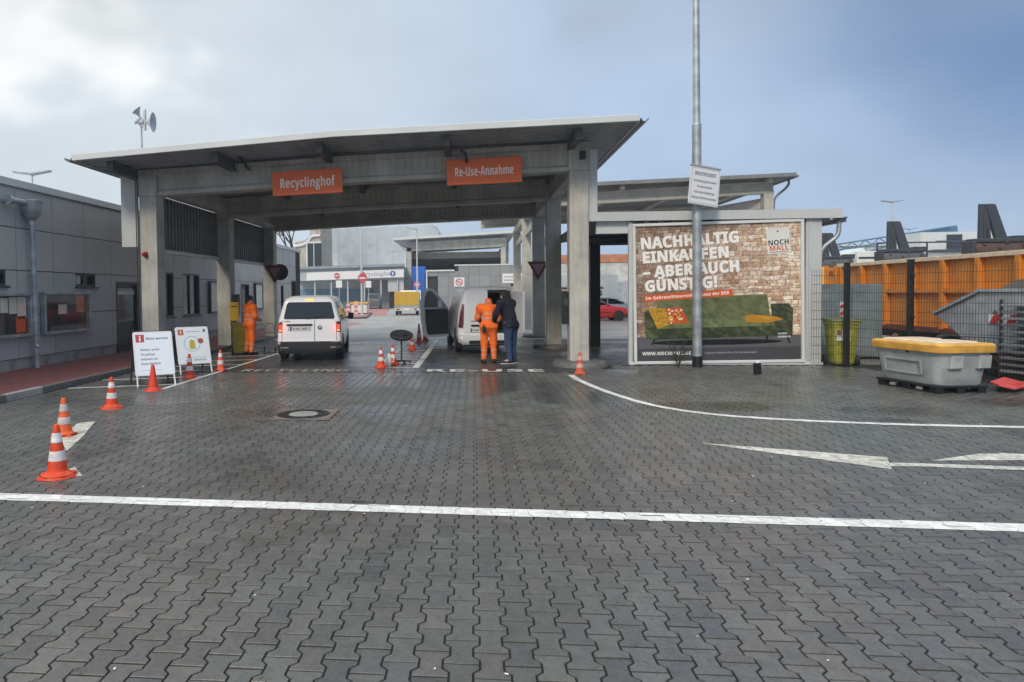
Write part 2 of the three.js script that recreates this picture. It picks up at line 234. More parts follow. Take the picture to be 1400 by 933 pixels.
function clipConvex(sub, poly) {                 // Sutherland-Hodgman; poly convex
  let area = 0; for (let i = 0; i < poly.length; i++) { const a = poly[i], b = poly[(i + 1) % poly.length]; area += a[0] * b[1] - b[0] * a[1]; }
  const s = Math.sign(area); let out = sub;
  for (let i = 0; i < poly.length && out.length; i++) {
    const a = poly[i], b = poly[(i + 1) % poly.length], side = (p) => s * ((b[0] - a[0]) * (p[1] - a[1]) - (b[1] - a[1]) * (p[0] - a[0])), inp = out; out = [];
    for (let k = 0; k < inp.length; k++) { const p = inp[k], q = inp[(k + 1) % inp.length], dp = side(p), dq = side(q); if (dp >= 0) out.push(p); if ((dp >= 0) !== (dq >= 0)) { const t = dp / (dp - dq); out.push([lerp(p[0], q[0], t), lerp(p[1], q[1], t)]); } }
  }
  return out;
}
const paverGrid = new Map(); pavers.forEach((p) => { const k = Math.floor(p.x) + ',' + Math.floor(p.z); if (!paverGrid.has(k)) paverGrid.set(k, []); paverGrid.get(k).push(p); });
function onPavers(polys, wear = 0, seed = 1) {     // paint laid on each paver on its own, so the joints stay open
  const o = newArrays();
  for (const poly of polys) {
    const xs = poly.map((p) => p[0]), zs = poly.map((p) => p[1]);
    for (let gx = Math.floor(Math.min(...xs) - 0.2); gx <= Math.max(...xs) + 0.2; gx++) for (let gz = Math.floor(Math.min(...zs) - 0.2); gz <= Math.max(...zs) + 0.2; gz++) for (const p of paverGrid.get(gx + ',' + gz) ?? []) {
      if (p.d > 100 && p.z < -20) continue;
      const c = clipConvex(oPaint.map(([x, z]) => [x + p.x, z + p.z]), poly); if (c.length < 3) continue;
      const tone = 0.86 + 0.2 * p.v; if (wear && hash2(Math.round(p.x * 90), Math.round(p.z * 90), seed) < wear) continue;
      for (const t of THREE.ShapeUtils.triangulateShape(c.map(([x, z]) => new THREE.Vector2(x, z)), [])) {
        const q = t.map((i) => c[i]), up = (q[1][0] - q[0][0]) * (q[2][1] - q[0][1]) - (q[1][1] - q[0][1]) * (q[2][0] - q[0][0]); if (up > 0) q.reverse();
        for (const [x, z] of q) { o.pos.push(x, paverY(p, x - p.x, z - p.z) + 0.003, z); o.nor.push(0, 1, 0); o.uv.push(x, z); o.col.push(tone, tone, tone); }
      }
    }
  }
  return fromArrays(o);
}
const paintMat = new THREE.MeshStandardMaterial({ vertexColors: true, color: new THREE.Color().setRGB(0.86, 0.86, 0.82), roughness: 0.5, map: rep(grimeTex, 1.7) });
const paintDull = new THREE.MeshStandardMaterial({ vertexColors: true, color: new THREE.Color().setRGB(0.68, 0.66, 0.58), roughness: 0.6, map: rep(grimeTex, 1.3) });
paintMat.map = rep(dataTex(256, (u, v) => 0.86 + (fbm(u * 20, v * 20, 13, 3, 20) - 0.5) * 0.4), 1.4); paintDull.map = rep(dataTex(256, (u, v) => 0.82 + (fbm(u * 22, v * 22, 14, 4, 22) - 0.5) * 0.8), 1.2);
const MARK = { kind: 'structure', uv: 'keep' };
const strip = (pts, w) => pts.slice(1).map((b, i) => { const a = pts[i], l = Math.hypot(b[0] - a[0], b[1] - a[1]), nx = (-(b[1] - a[1]) / l) * w / 2, nz = ((b[0] - a[0]) / l) * w / 2; return [[a[0] - nx, a[1] - nz], [b[0] - nx, b[1] - nz], [b[0] + nx, b[1] + nz], [a[0] + nx, a[1] + nz]]; });
mesh('stop_line', onPavers(strip([[-8, -5.83], [-4.28, -5.715], [0.29, -5.545], [4.07, -5.43], [9, -5.3], [15, -5.15]], 0.185)), paintMat, scene, { ...MARK, label: 'long white line crossing the whole forecourt in front' });
{
  const c = new THREE.CatmullRomCurve3([[2.06, -14.85], [2.12, -13.9], [2.4, -12.2], [2.83, -10.85], [3.38, -10.2], [4.05, -9.85], [5.4, -9.52], [7.01, -9.36], [9.5, -9.25], [14, -9.1]].map(([x, z]) => V3(x, 0, z))).getPoints(60).map((p) => [p.x, p.z]);
  mesh('curved_line', onPavers(strip(c, 0.13)), paintMat, scene, { ...MARK, label: 'curved white lane line sweeping right from the canopy column' });
}
const tri3 = (...p) => p;
mesh('arrow_marking', onPavers([tri3([2.62, -8.24], [4.36, -7.62], [4.12, -7.12]), ...strip([[4.2, -7.33], [5.4, -7.22], [8, -7.0]], 0.14)], 0.02, 5), paintDull, scene, { ...MARK, label: 'long white arrow on the paving at the right' });
mesh('arrow_marking', onPavers([tri3([4.72, -7.5], [5.55, -7.9], [5.62, -7.56]), [[5.55, -7.9], [8.2, -7.5], [8.2, -7.28], [5.62, -7.56]]], 0.02, 6), paintDull, scene, { ...MARK, label: 'second white arrow, cut by the right edge of the view' });
mesh('arrow_marking', onPavers([[[-5.62, -9.1], [-5.44, -9.26], [-5.02, -8.25], [-5.22, -8.1]], tri3([-5.22, -8.1], [-5.02, -8.25], [-4.74, -7.45]), tri3([-4.2, -6.75], [-3.92, -6.42], [-4.3, -6.3])], 0.02, 7), paintDull, scene, { ...MARK, label: 'white arrow half hidden under the two nearest cones' });

const apron = setting('driveway', 'wet asphalt drive, its colour darkened further for the canopy shade');
mesh('asphalt', [flat(-8.05, 2.3, -26, -15.42, -0.002), flat(2.3, 9.2, -26, -16.82, -0.002)], apronMat, apron);
mesh('road', flat(-30, 30, -150, -26, 0.002), roadMat, scene, { kind: 'structure', label: 'light concrete road beyond the canopy' });
mesh('yard_floor', [flat(9.2, 90, -26, -17, -0.006), flat(9.62, 60, -17, -12.6, -0.008)], worn([0.2, 0.19, 0.17], 0.7, grimeTex, 0.4), scene, { kind: 'structure', label: 'concrete floor of the container yard behind the fence' });
mesh('cycle_lane', [flat(-8.6, -6.9, -42, -33, 0.008), put(flat(-2.2, 2.2, -32, 32, 0.008), -12.8, 0, -86, 0, 0.11)], C.pinkRoad, scene, { kind: 'structure', label: 'faded red lane on the road behind the canopy' });
const sw = setting('sidewalk', 'raised red asphalt sidewalk along the grey building');
mesh('surface', span(-10.6, -8.175, -0.05, 0.118, 4, -40.5), C.redAsphalt, sw);
{ const r = rng(5); for (let i = 0; i < 44; i++) mesh('kerbstone', rbox(0.118, 0.3, 0.99, 0.018, -8.112, -0.028 + (r() - 0.5) * 0.004, 2.5 - i), i === 14 ? worn([0.4, 0.4, 0.38], 0.6) : C.kerb, sw); }

const lineAt = (x0, z0, x1, z1, w, y = 0.004) => { const l = Math.hypot(x1 - x0, z1 - z0); return put(new THREE.PlaneGeometry(l, w), (x0 + x1) / 2, y, (z0 + z1) / 2, -Math.PI / 2, 0, 0).applyMatrix4(new THREE.Matrix4().makeTranslation(-(x0 + x1) / 2, 0, -(z0 + z1) / 2)).applyMatrix4(new THREE.Matrix4().makeRotationY(-Math.atan2(z1 - z0, x1 - x0))).applyMatrix4(new THREE.Matrix4().makeTranslation((x0 + x1) / 2, 0, (z0 + z1) / 2)); };
{ // hatched strip between the two lanes
  const g = [lineAt(-2.37, -16.5, -2.37, -25.9, 0.12), lineAt(-1.41, -16.2, -1.41, -25.9, 0.16), lineAt(-2.3, -16.42, -1.5, -16.2, 0.1)];
  for (let i = 1; i < 10; i++) g.push(lineAt(-2.31, -16.42 - i * 0.98, -1.49, -16.2 - i * 0.98, 0.11));
  mesh('hatched_marking', g, C.paint, scene, { kind: 'structure', label: 'white ladder hatching between the two lanes' });
}
{ // hatching beside the sidewalk: on pavers in front, on asphalt behind
  const poly = [...strip([[-5.99, -12.5], [-5.97, -15.36]], 0.11)], g = [lineAt(-5.97, -15.42, -5.93, -25.5, 0.11)];
  for (let i = 0; i < 9; i++) { const z = -12.6 - i * 1.27; const a = [-7.95, z], b = [-6.03, z - 0.62]; if (b[1] > -15.35) poly.push(...strip([a, b], 0.1)); else if (a[1] < -15.4) g.push(lineAt(...a, ...b, 0.1)); else { const t = (a[1] + 15.35) / (a[1] - b[1]), m = [lerp(a[0], b[0], t), -15.37]; poly.push(...strip([a, m], 0.1)); g.push(lineAt(m[0] + 0.1, m[1] - 0.07, ...b, 0.1)); } }
  mesh('hatched_marking', onPavers(poly), paintMat, scene, { ...MARK, label: 'white hatching on pavers before the folding signs' });
  mesh('hatched_marking', g, C.paint, scene, { kind: 'structure', label: 'white hatching beside the sidewalk under the canopy' });
}
const font = await new FontLoader().loadAsync('fonts/droid/droid_sans_bold.typeface.json');
function groundText(text, x0, x1, z0, z1) {
  const g = new THREE.ShapeGeometry(font.generateShapes(text, 1), 4); g.computeBoundingBox(); const b = g.boundingBox, sx = (x1 - x0) / (b.max.x - b.min.x), sy = (z0 - z1) / (b.max.y - b.min.y);
  g.translate(-b.min.x, -b.min.y, 0); g.scale(sx, sy, 1); g.rotateX(-Math.PI / 2); g.translate(x0, 0.003, z0); return g;
}
mesh('lettering_marking', groundText('RE-USE', -1.1, 1.57, -15.46, -15.95), C.paint, scene, { kind: 'structure', label: 'white word RE-USE painted across the right lane' });
mesh('lettering_marking', groundText('RECYCLING', -5.5, -2.95, -15.5, -15.98), C.paintOld, scene, { kind: 'structure', label: 'worn white word painted across the left lane' });
{ const r = rng(3), g = []; for (let i = 0; i < 26; i++) { const z = -2.8 - r() * r() * 14, x = (r() - 0.5) * 1.5 * -z * 0.95; g.push(box(0.006 + r() * 0.014, 0.003, 0.005 + r() * 0.009, x, 0.006, z, 0, r() * 6, 0)); } mesh('litter', g, C.paper, scene, { kind: 'stuff', label: 'tiny white scraps of litter scattered over the paving' }); }
{ // manhole: pink concrete collar, iron ring, concrete-filled lid
  const t = thing('manhole_cover', 'round iron manhole cover in a square pinkish concrete collar', 'manhole', [manhole[0], 0, manhole[1]]);
  const s = shapeOf([[-0.47, -0.47], [0.47, -0.47], [0.47, 0.47], [-0.47, 0.47]]); const hole = new THREE.Path(); hole.absarc(0, 0, 0.4, 0, Math.PI * 2); s.holes.push(hole);
  mesh('collar', put(new THREE.ExtrudeGeometry(s, { depth: 0.03, bevelEnabled: false, curveSegments: 24 }), 0, -0.034, 0, -Math.PI / 2), worn([0.2, 0.15, 0.135], 0.6, grimeTex, 2), t);
  mesh('ring', lathe([[0.225, -0.02], [0.225, -0.004], [0.24, 0.002], [0.385, 0.002], [0.397, -0.004], [0.397, -0.02]], 48), mat([0.02, 0.019, 0.018], 0.4, { metalness: 0.4 }), t);
  for (let i = 0; i < 12; i++) mesh('rib', rbox(0.1, 0.008, 0.03, 0.003, 0, 0, 0), C.black, t, { at: [0.31 * Math.cos(i * Math.PI / 6), 0.004, 0.31 * Math.sin(i * Math.PI / 6)], rot: [0, -i * Math.PI / 6, 0] });
  mesh('lid', lathe([[0, 0.001], [0.215, 0.001], [0.222, -0.006], [0.222, -0.02]], 36), worn([0.3, 0.3, 0.27], 0.6, grimeTex, 3), t);
}

// ------------------------------------------------------------------ grey service building on the left
const WX = -10.5;                                  // face of its panels
{
  const t = thing('service_building', 'long grey panelled building with small windows along the left sidewalk', 'building', [0, 0, 0]);
  const openings = [                                  // [z0, z1, y0, y1, kind]
    [-18.08, -17.12, 2.06, 2.42, 'slot'], [-14.42, -13.5, 2.06, 2.42, 'slot'],
    [-20.56, -19.14, 0.13, 2.23, 'door'], [-23.02, -22.07, 1.06, 2.6, 'window'], [-25.3, -23.78, 1.05, 2.6, 'window'], [-31.06, -29.93, 0.13, 2.3, 'door'], [-34.3, -33.1, 1.15, 2.62, 'window'], [-36.9, -36.3, 1.1, 2.3, 'window'], [-39.6, -38.5, 0.13, 2.6, 'window'],
  ];
  const rows = [[0.385, 1.37], [1.39, 2.41], [2.43, 3.39], [3.41, 4.315]], r = rng(21), mats = [C.panel, C.panelB, C.panelC, C.panel];
  for (let i = 0; i < 23; i++) for (const [ya, yb] of rows) {
    const z1 = -10.68 - i * 1.372 + (i > 5 ? (i - 5) * -0.0 : 0), z0 = z1 - 1.354;
    if (z0 < -40.6) continue;
    const cuts = openings.filter((o) => o[0] < z1 && o[1] > z0 && o[2] < yb && o[3] > ya);
    const zs = [z0, z1], ys = [ya, yb]; for (const o of cuts) { for (const z of [o[0], o[1]]) if (z > z0 && z < z1) zs.push(z); for (const y of [o[2], o[3]]) if (y > ya && y < yb) ys.push(y); }
    zs.sort((a, b) => a - b); ys.sort((a, b) => a - b);
    const g = [], out = (r() - 0.5) * 0.003;
    for (let a = 0; a < zs.length - 1; a++) for (let b = 0; b < ys.length - 1; b++) {
      const zc = (zs[a] + zs[a + 1]) / 2, yc = (ys[b] + ys[b + 1]) / 2; if (cuts.some((o) => zc > o[0] && zc < o[1] && yc > o[2] && yc < o[3])) continue;
      g.push(span(WX - 0.03, WX + out, ys[b], ys[b + 1], zs[a], zs[a + 1]));
    }
    if (g.length) mesh('panel', g, mats[Math.floor(r() * 4)], t);
  }
  mesh('wall', [span(-18, WX - 0.16, 0, 4.3, -40.7, 6), span(WX - 0.16, WX - 0.1, 0.1, 4.3, 6, -10.5), span(WX - 0.05, WX - 0.03, 0.3, 4.3, 6, -10.69)], C.panelB, t);
  { // joint backing behind the panels, open where the windows are
    const s = shapeOf([[-40.65, 0.3], [-10.6, 0.3], [-10.6, 4.31], [-40.65, 4.31]]);
    for (const [z0, z1, y0, y1] of openings) { const h = new THREE.Path(); h.moveTo(z0, Math.max(0.31, y0)); h.lineTo(z1, Math.max(0.31, y0)); h.lineTo(z1, y1); h.lineTo(z0, y1); h.closePath(); s.holes.push(h); }
    const g = new THREE.ExtrudeGeometry(s, { depth: 0.1, bevelEnabled: false }); put(g, WX - 0.135, 0, 0, 0, -Math.PI / 2); g.scale(1, 1, 1);
    g.computeBoundingBox(); const b = g.boundingBox; g.translate(WX - 0.034 - b.max.x, 0, 0);
    mesh('joint_backing', g, C.joint, t);
  }
  mesh('plinth', [span(WX - 0.15, WX - 0.022, 0.1, 0.372, -19.13, 6), span(WX - 0.15, WX - 0.022, 0.1, 0.372, -29.9, -20.58), span(WX - 0.15, WX - 0.022, 0.1, 0.372, -38.4, -31.1)], C.plinth, t);
  const roof = mesh('roof', span(-18.05, WX - 0.02, 4.3, 4.42, -40.7, 6), C.fascia, t);
  mesh('coping', span(-10.72, WX + 0.05, 4.335, 4.51, -40.75, 6, 0.012), C.fascia, roof);
  for (const [z0, z1, y0, y1, kind] of openings) {
    const zc = (z0 + z1) / 2, w = z1 - z0, h = y1 - y0;
    if (kind === 'door') {
      const d = mesh('door', [span(WX - 0.15, WX - 0.1, y0, y1, z0, z1)], C.windowFrame, t);
      mesh('frame', [span(WX - 0.12, WX + 0.012, y0, y1, z0, z0 + 0.07), span(WX - 0.12, WX + 0.012, y0, y1, z1 - 0.07, z1), span(WX - 0.12, WX + 0.012, y1 - 0.07, y1, z0 + 0.07, z1 - 0.07)], C.windowFrame, d);
      mesh('pane', span(WX - 0.1, WX - 0.085, y0 + 0.9, y1 - 0.2, z0 + 0.2, z1 - 0.2), C.glass, d);
      mesh('handle', [rod([WX - 0.06, 1.0, z1 - 0.17], [WX - 0.06, 1.25, z1 - 0.17], 0.012), rod([WX - 0.1, 1.02, z1 - 0.17], [WX - 0.06, 1.02, z1 - 0.17], 0.01), rod([WX - 0.1, 1.23, z1 - 0.17], [WX - 0.06, 1.23, z1 - 0.17], 0.01)], C.steel, d);
      if (z0 < -20 && z0 > -21) mesh('sign_strip', span(WX - 0.09, WX - 0.07, 1.85, 1.97, z0 + 0.2, z1 - 0.12), C.paper, d);
      continue;
    }
    const f = mesh('window', [span(WX - 0.155, WX - 0.02, y0, y0 + 0.06, z0, z1), span(WX - 0.155, WX - 0.02, y1 - 0.06, y1, z0, z1), span(WX - 0.155, WX - 0.02, y0 + 0.06, y1 - 0.06, z0, z0 + 0.06), span(WX - 0.155, WX - 0.02, y0 + 0.06, y1 - 0.06, z1 - 0.06, z1), span(WX - 0.155, WX - 0.07, y0 + 0.06, y1 - 0.06, zc - 0.03, zc + 0.03)], C.windowFrame, t);
    mesh('pane', span(WX - 0.15, WX - 0.12, y0 + 0.05, y1 - 0.05, z0 + 0.05, z1 - 0.05), C.glass, f);
    mesh('sill', span(WX - 0.1, WX + 0.07, y0 - 0.045, y0, z0 - 0.06, z1 + 0.06, 0.008), C.darkSteel, f);
    if (kind === 'slot' && z0 < -17) mesh('notice', span(WX - 0.118, WX - 0.112, y0 + 0.08, y1 - 0.06, z1 - 0.4, z1 - 0.08), C.paper, f);
  }
}
{ // rainwater hopper and pipe on the wall
  const t = thing('downpipe', 'zinc downpipe with a bucket hopper on the grey wall', 'downpipe', [WX + 0.17, 0, -15.13]);
  mesh('pipe', [rod([0, 0.12, -0.06], [0, 3.5, 0], 0.06, 0.06, 16)], C.zinc, t);
  mesh('hopper', [lathe([[0.055, 0], [0.075, 0.03], [0.19, 0.13], [0.235, 0.42], [0.25, 0.47], [0.25, 0.485], [0.225, 0.48], [0.18, 0.15], [0.05, 0.06]], 24).translate(0, 3.58, 0), lathe([[0.075, -0.1], [0.085, -0.02], [0.055, 0.02]], 16).translate(0, 3.58, 0)], C.zinc, t);
  mesh('outlet', [rod([0, 3.98, 0.75], [0, 3.98, 0.1], 0.07, 0.07, 14), rod([0, 3.98, 0.72], [0, 3.98, 0.8], 0.1, 0.1, 14), rod([-0.2, 3.98, 0.75], [0, 3.98, 0.75], 0.07, 0.07, 14)], C.zinc, t);
  for (const y of [0.95, 2.3, 3.3]) mesh('clamp', [lathe([[0.06, -0.025], [0.07, -0.025], [0.07, 0.025], [0.06, 0.025]], 16).translate(0, y, -0.06 + y * 0.017), box(0.12, 0.03, 0.03, -0.1, y, -0.06 + y * 0.017)], C.steel, t);
  mesh('cleaning_eye', rod([0, 0.62, -0.05], [0.1, 0.66, 0.05], 0.035, 0.035, 10), C.zinc, t);
}
function noticeBoard(label, z0, z1, y0, y1, papers) {
  const t = thing('notice_board', label, 'notice board', [WX + 0.02, 0, (z0 + z1) / 2]), w = z1 - z0, f = 0.07;
  mesh('frame', [span(0, 0.13, y0, y0 + f, -w / 2, w / 2, 0.012), span(0, 0.13, y1 - f, y1, -w / 2, w / 2, 0.012), span(0, 0.13, y0 + f, y1 - f, -w / 2, -w / 2 + f, 0.012), span(0, 0.13, y0 + f, y1 - f, w / 2 - f, w / 2, 0.012)], C.zinc, t);
  mesh('backing', span(-0.015, 0.02, y0 + 0.02, y1 - 0.02, -w / 2 + 0.02, w / 2 - 0.02), C.dark, t);
  for (const [a, b, c, d, m] of papers) mesh('paper', span(0.021, 0.026, c, d, w / 2 - f - b, w / 2 - f - a), m, t);
  mesh('glass_pane', put(new THREE.PlaneGeometry(w - 2 * f, y1 - y0 - 2 * f), 0.098, (y0 + y1) / 2, 0, 0, Math.PI / 2), C.pane, t);
  return t;
}
const leaf = (bg, fn) => print(canvas(96, 128, (x, w, h) => { x.fillStyle = bg; x.fillRect(0, 0, w, h); fn(x, w, h); }), 0.7);
const textLeaf = leaf('#dcd9cc', (x, w, h) => { x.fillStyle = '#8b8a84'; for (let i = 0; i < 14; i++) x.fillRect(10, 14 + i * 8, w - 20 - (i * 29) % 30, 2); });
const orangeLeaf = leaf('#c9602c', (x, w, h) => { x.fillStyle = '#e8dccb'; x.fillRect(18, 20, 40, 50); x.fillStyle = '#7a2a18'; x.fillRect(30, 60, 50, 40); });
const headLeaf = leaf('#dfe0df', (x, w, h) => { x.fillStyle = '#cc5a34'; x.fillRect(0, 0, w, 26); x.fillStyle = '#8f8f90'; for (let i = 0; i < 10; i++) x.fillRect(8, 36 + i * 9, w - 16 - (i * 17) % 22, 3); });
const redLeaf = leaf('#3a161b', (x, w, h) => { x.fillStyle = '#8c4a57'; x.beginPath(); x.ellipse(48, 60, 40, 22, 0, 0, 7); x.fill(); });
noticeBoard('wide glazed notice board full of papers, nearest the camera', -15.13, -12.9, 0.88, 1.9, [[0.9, 1.15, 1.45, 1.78, textLeaf], [1.18, 1.42, 1.45, 1.78, textLeaf], [1.46, 1.72, 1.42, 1.8, textLeaf], [1.74, 2.05, 1.3, 1.8, textLeaf], [1.68, 2.02, 0.98, 1.36, headLeaf]]);
noticeBoard('dark glazed notice board with one central note, beside the downpipe', -17.58, -15.57, 0.87, 1.92, [[0.62, 0.98, 1.36, 1.6, textLeaf], [1.4, 1.82, 1.38, 1.84, orangeLeaf], [1.35, 1.83, 1.0, 1.22, redLeaf]]);
for (const [z0, z1, l] of [[-27.3, -26.1, 'white notice case left of the yellow post box'], [-32.9, -31.7, 'white notice case between door and window under the canopy']]) {
  const t = thing('notice_case', l, 'notice case', [WX + 0.02, 0, (z0 + z1) / 2]), w = z1 - z0;
  mesh('frame', [span(0, 0.1, 1.08, 1.15, -w / 2, w / 2), span(0, 0.1, 2.29, 2.36, -w / 2, w / 2), span(0, 0.1, 1.15, 2.29, -w / 2, -w / 2 + 0.07), span(0, 0.1, 1.15, 2.29, w / 2 - 0.07, w / 2)], C.windowFrame, t);
  mesh('poster', span(-0.015, 0.06, 1.15, 2.29, -w / 2 + 0.07, w / 2 - 0.07), worn([0.72, 0.76, 0.7], 0.4, grimeTex, 2), t);
}

// ------------------------------------------------------------------ entrance canopy
const FR = [-17, -22.2, -27.2];
{
  const t = thing('entrance_canopy', 'concrete framed drive-through canopy with a sloping sheet metal roof', 'canopy');
  const yl = (x) => (x < -3.2 ? lerp(4.35, 4.56, (x + 8.3) / 5.1) : lerp(4.56, 4.71, (x + 3.2) / 5.74));    // underside of the beams
  const yt = (x) => (x < -3.2 ? lerp(4.98, 5.22, (x + 8.3) / 5.1) : lerp(5.22, 5.36, (x + 3.2) / 5.74));    // top of the beams
  FR.forEach((z, i) => {
    for (const x of [-8.3, 2.54]) {
      const c = mesh('column', [rbox(0.46, yl(x) + 0.1, 0.46, 0.02, x, (yl(x) - 0.1) / 2, z)], x < 0 || i === 0 ? C.concrete : C.concrete, t);
      if (x > 0) mesh('base_island', lathe([[0, 0.12], [0.6, 0.12], [0.64, 0.1], [0.66, -0.03]], 28).translate(x, 0, z + (i ? 0 : 0.25)), C.kerb, c);
    }
    const xs = [-8.56, -3.2, 2.79], prof = [[z + 0.13, 0.16], [z + 0.13, 0.52], [z + 0.23, 0.56], [z + 0.23, 0.66], [z - 0.23, 0.66], [z - 0.23, 0.56], [z - 0.13, 0.52], [z - 0.13, 0.16], [z - 0.2, 0.1], [z - 0.2, 0], [z + 0.2, 0], [z + 0.2, 0.1]];
    const b = mesh('beam', sweepX(prof, xs.map((x) => [x, yl(x) - 0.0])), i ? C.concrete : C.concrete, t);
    for (const x of [-8.3, 2.54]) mesh('end_block', box(0.5, 0.664, 0.5, x, yl(x) + 0.332, z), i ? C.concrete : C.concrete, b);
  });
  // roof: sheet with ribs, three-point slope
  const ry = (x) => (x < -3.13 ? lerp(4.99, 5.345, (x + 9.34) / 6.21) : lerp(5.345, 5.475, (x + 3.13) / 6.72));
  const path = [[-9.34, ry(-9.34)], [-3.13, ry(-3.13)], [3.59, ry(3.59)]], Z0 = -15.2, Z1 = -28.2;
  const deck = mesh('roof_sheet', sweepX([[Z0 - 0.03, 0.05], [Z0 - 0.03, 0.1], [Z1, 0.1], [Z1, 0.05]], path), C.roofUnder, t);
  const ribs = []; for (let z = Z0 - 0.16; z > Z1; z -= 0.25) ribs.push(sweepX([[z - 0.05, 0.052], [z - 0.035, 0], [z + 0.035, 0], [z + 0.05, 0.052]], path));
  mesh('trapezoid_ribs', ribs, C.roofUnder, deck);
  mesh('front_fascia', sweepX([[Z0, -0.015], [Z0 + 0.012, -0.005], [Z0 + 0.012, 0.125], [Z0, 0.135], [Z0 - 0.08, 0.135], [Z0 - 0.08, 0.105], [Z0 - 0.025, 0.105], [Z0 - 0.025, -0.015]], path), C.fascia, t);
  mesh('rear_fascia', sweepX([[Z1, -0.015], [Z1 - 0.02, -0.015], [Z1 - 0.02, 0.135], [Z1, 0.135]], path), C.fascia, t);
  for (const [s, x] of [[-1, -9.34], [1, 3.59]]) {
    const y = ry(x), half = Array.from({ length: 9 }, (_, k) => { const a = Math.PI * k / 8; return [Math.cos(a) * 0.085, -Math.sin(a) * 0.085]; });
    const prof = [...half, ...half.slice().reverse().map(([u, v]) => [u * 0.9, v * 0.9 + 0.002])];
    const g = mesh('gutter', put(new THREE.ExtrudeGeometry(shapeOf(prof), { depth: Z0 - Z1 - 0.02, bevelEnabled: false }), x + s * 0.12, y + 0.06, Z1), C.gutter, t);
    for (let z = Z0 - 0.5; z > Z1; z -= 0.9) mesh('bracket', box(0.2, 0.012, 0.03, x + s * 0.1, y + 0.065, z), C.gutter, g);
    mesh('edge_trim', box(0.03, 0.16, Z0 - Z1 - 0.1, x + s * 0.005, y + 0.06, (Z0 + Z1) / 2 - 0.05), C.paleMetal, t);
  }
  for (const x of [-8.62, -6.05, -3.55, -0.6, 2.35]) mesh('purlin', [box(0.16, 0.24, Z0 - Z1 - 0.5, x, ry(x) - 0.13, (Z0 + Z1) / 2 - 0.12)], C.purlin, t);
  for (const [x, z] of [[-6.05, -16.4], [-0.6, -16.4]]) mesh('pipe_bend', tube([[x + 0.3, 5.2, z], [x + 0.42, 5.12, z], [x + 0.44, 5.0, z - 0.1], [x + 0.44, 4.95, z - 0.4]], 0.035, 16, 8), C.darkSteel, t);
  // side cladding on the left between the columns
  for (let b = 0; b < 2; b++) {
    const z1 = FR[b] - 0.24, z0 = FR[b + 1] + 0.24, p = mesh('cladding', span(-8.5, -8.47, 3.06, 4.5, z0, z1), C.cladding, t);
    for (let z = z0 + 0.1; z < z1 - 0.05; z += 0.22) mesh('rib', span(-8.47, -8.435, 3.1, 4.48, z, z + 0.09), C.cladding, p);
    mesh('bottom_rail', span(-8.52, -8.4, 2.96, 3.06, z0, z1, 0.01), C.fascia, p);
  }
  for (let b = 0; b < 2; b++) mesh('longitudinal_beam', span(2.4, 2.7, 4.72, 5.3, FR[b + 1] + 0.26, FR[b] - 0.26), C.concrete, t);
  for (let b = 0; b < 2; b++) mesh('longitudinal_beam', span(-8.44, -8.14, 4.5, 5.0, FR[b + 1] + 0.26, FR[b] - 0.26), C.concrete, t);
  mesh('side_panel', span(-9.06, -8.62, 3.06, 4.93, -16.95, -16.86, 0.012), C.paleMetal, t, { label: 'white metal corner panel left of the front column' });
  for (const x of [-8.585, -8.54]) mesh('conduit', rod([x, 0.12, -16.72], [x, 4.9, -16.72], 0.014, 0.014, 8), C.darkSteel, t);
  mesh('alarm_lamp', lathe([[0, 0.09], [0.05, 0.075], [0.065, 0.0], [0.06, -0.02], [0.075, -0.03], [0.075, -0.06], [0, -0.06]], 14).rotateX(Math.PI / 2).translate(-8.38, 2.86, -16.73), mat([0.34, 0.02, 0.02], 0.4), t);
  mesh('ceiling_lamp', [box(0.09, 0.09, 1.2, -7.4, 4.33, -24)], C.zinc, t);
  mesh('horn_box', [rbox(0.14, 0.2, 0.1, 0.01, 2.62, 5.06, -16.72)], C.black, t);
  // open continuation of the frame behind: columns with a rail, no roof
  for (const z of [-33.2, -40.5]) mesh('column', rbox(0.42, 5.4, 0.42, 0.02, 2.54, 2.7, z), C.concrete, t);
  mesh('rail', bar([2.54, 4.62, -27.4], [2.54, 4.62, -40.6], 0.16, 0.28), C.concrete, t);
  mesh('rail', bar([2.54, 5.4, -27.4], [2.54, 5.4, -40.6], 0.3, 0.34), C.concrete, t);
}
function signBoard(label, text, x0, x1, y0, y1, rz, z, px) {
  const w = x1 - x0, h = y1 - y0, t = thing('sign_board', label, 'sign', [(x0 + x1) / 2, (y0 + y1) / 2, z]); t.rotation.z = rz;
  mesh('board', rbox(w, h, 0.04, 0.006), C.orangeSign, t);
  mesh('lettering', decal(w - 0.02, h - 0.02, 0, 0, 0.023), print(canvas(1024, Math.round(1024 * h / w), (x, W, H) => { x.fillStyle = '#ee6c2c'; x.fillRect(0, 0, W, H); x.fillStyle = '#f7ece4'; x.font = `bold ${px}px sans-serif`; x.textAlign = 'center'; x.textBaseline = 'middle'; x.save(); x.translate(W / 2, H * 0.5); x.scale((W * 0.8) / x.measureText(text).width, 1); x.fillText(text, 0, 0); x.restore(); }), 0.45), t, { uv: 'keep' });
  for (const s of [-1, 1]) mesh('bracket', box(0.05, 0.2, 0.09, s * w * 0.35, h * 0.2, -0.065), C.steel, t);
}
signBoard('orange board lettered Recyclinghof hung on the canopy beam', 'Recyclinghof', -4.99, -3.22, 4.28, 4.88, 0.032, -16.68, 196);
signBoard('orange board lettered Re-Use-Annahme hung on the canopy beam', 'Re-Use-Annahme', -0.64, 1.17, 4.43, 5.05, 0.026, -16.68, 176);
